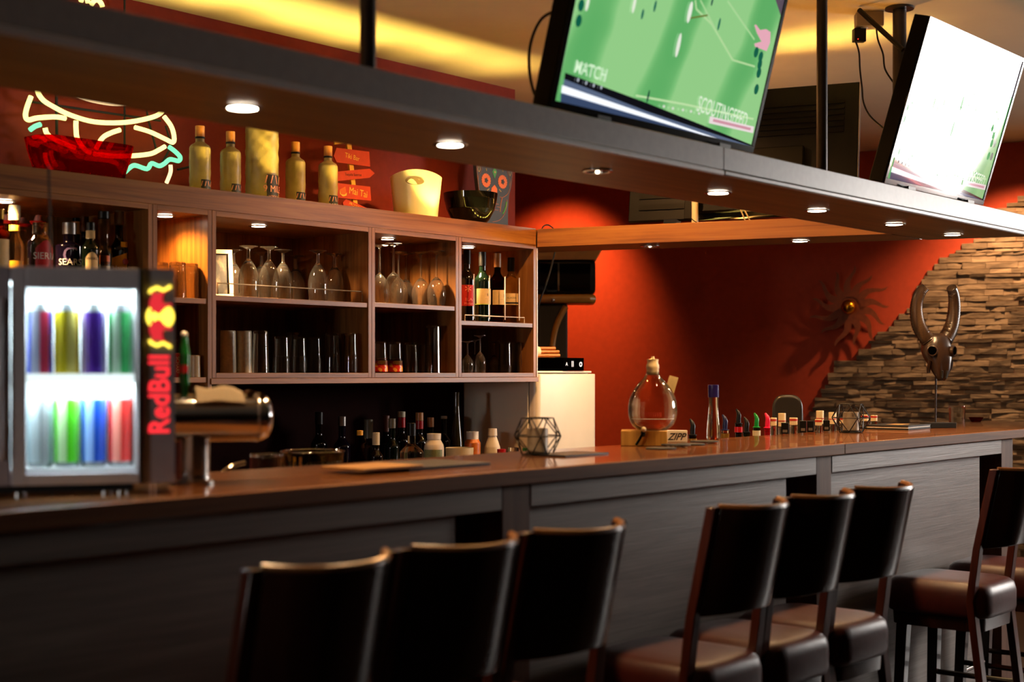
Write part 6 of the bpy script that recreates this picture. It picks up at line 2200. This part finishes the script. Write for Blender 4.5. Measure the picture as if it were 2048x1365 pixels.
def stool_back():
    """curved back board: local y negative is the sitter's back"""
    NU, NV = 20, 8
    hw = .150
    zlo, zhi = .80, 1.072
    vs, fs = [], []
    for lay in (0, 1):
        for i in range(NV + 1):
            z_ = zlo + (zhi - zlo) * i / NV
            lean = -math.tan(rad(12)) * (z_ - zhi)
            for j in range(NU + 1):
                u = j / NU * 2 - 1
                y = -.336 + .074 * abs(u) ** 2.6 + lean
                x = hw * u
                yy = y + (0 if lay == 0 else .020)
                sl_ = .074 * 2.6 * abs(u) ** 1.6 / hw * (1 if u > 0 else -1)
                nl = math.hypot(sl_, 1)
                xx = x - (sl_ / nl * .020 if lay else 0)
                yy = y + (.020 / nl if lay else 0)
                zz_ = z_ - (.006 * (1 - u * u) if i == NV else 0) + (.010 * (1 - u * u) if i == 0 else 0)
                vs.append((xx, yy, zz_))
    st_ = NU + 1
    half = (NV + 1) * st_
    for i in range(NV):
        for j in range(NU):
            q = i * st_ + j
            fs += [(q, q + 1, q + 1 + st_, q + st_), (half + q, half + q + st_, half + q + 1 + st_, half + q + 1)]
    for j in range(NU):
        fs.append((j, half + j, half + j + 1, j + 1))
        q = NV * st_ + j
        fs.append((q, q + 1, half + q + 1, half + q))
    for i in range(NV):
        q = i * st_
        fs.append((q, q + st_, half + q + st_, half + q))
        q = i * st_ + NU
        fs.append((q, half + q, half + q + st_, q + st_))
    return MB().add(vs, fs)


stool_back().build('backrest', W_DARK, ST, bevel=.003, seg=2, angle=45)
W_LITEDGE = wood('lit_edge_wood', '#5a3416', '#85542a', '#a06c3a', 'X', 1.0, .3, .02)  # lighter tone carries the lamplit highlight along the top of the backrest
W_LEG = wood('stool_leg_wood', '#2a1008', '#42190d', '#552414', 'Z', .7, .28, .02, .2)
te = []
for j in range(25):
    u = j / 24 * 2 - 1
    te.append((.148 * u - .004 * u, -.326 + .074 * abs(u) ** 2.6, 1.0725 - .006 * (1 - u * u)))
MB().tube(te, .0085, 8).build('top_edging', W_LITEDGE, ST, label='wooden top edge coloured lighter for its lit highlight')


def rr_ring(hx, hy, r, z_, cy=0.0, n=6):
    return [(x_, y_ + cy, z_) for x_, y_, _ in rrect(hx, hy, r, z_, n)]


cr = []
for z_, k in ((.560, .0), (.564, .008), (.58, .012), (.635, .012), (.660, .006), (.674, -.008), (.680, -.03), (.683, -.08)):
    cr.append(rr_ring(.160 + k, .178 + k, .07 + k * .5, z_, -.03))
MB().loft(cr, True).build('seat', LEATHER, ST, angle=80)
MB().loft([rr_ring(.155, .165, .05, .515, -.03), rr_ring(.157, .167, .05, .559, -.03)], True).build('seat_frame', W_DARK, ST)
lg = [(-.145, .105, .0), (.145, .105, .0)]
for sx in (-1, 1):
    MB().loft([[(sx * .150 + dx, .11 + dy, 0) for dx, dy in ((-.016, -.016), (.016, -.016), (.016, .016), (-.016, .016))], [(sx * .130 + dx, .09 + dy, .514) for dx, dy in ((-.02, -.02), (.02, -.02), (.02, .02), (-.02, .02))]], True).build('leg', W_DARK, ST, bevel=.002)
    yb0 = lambda z_: -.240 - math.tan(rad(12)) * max(0, z_ - .60) + (.0 if z_ > .6 else 0)
    prof = []
    for z_, w_, yy in ((0, .016, -.235), (.30, .018, -.208), (.62, .018, -.168), (.80, .015, -.190), (1.073, .013, -.248)):
        prof.append([(sx * .160 + dx * w_, yy + dy * .013, z_) for dx, dy in ((-1, -1), (1, -1), (1, 1), (-1, 1))])
    MB().loft(prof, True).build('leg', W_LEG, ST, bevel=.002)
MB().tube([(-.143, .10, .26), (.143, .10, .26)], .010, 10).build('foot_rail', STEEL, ST)
for sx in (-1, 1):
    MB().tube([(sx * .155, -.208, .30), (sx * .143, .085, .30)], .010, 8).build('stretcher', W_DARK, ST)
SL = [(1.680, 0, 'wooden bar stool at the near end, its back edge catching orange light'),
      (2.036, 0, 'wooden bar stool second from the near end'),
      (2.394, 0, 'wooden bar stool third from the near end, before the gap'),
      (3.098, 0, 'wooden bar stool first after the gap, its red seat showing'),
      (3.462, -1, 'wooden bar stool in the middle of the far three'),
      (3.832, -2, 'wooden bar stool last of the far three, before the grey panel'),
      (4.850, 0, 'wooden bar stool near the bar end with its whole red seat in view'),
      (5.36, 3, 'wooden bar stool behind the last one at the picture edge')]
for i, (x, r, lab) in enumerate(SL):
    if i == 0:
        ST['label'] = lab
        ST.location = (x, 2.105, 0)
    else:
        copy_tree(ST, (x, 2.105, 0), rad(r), lab)
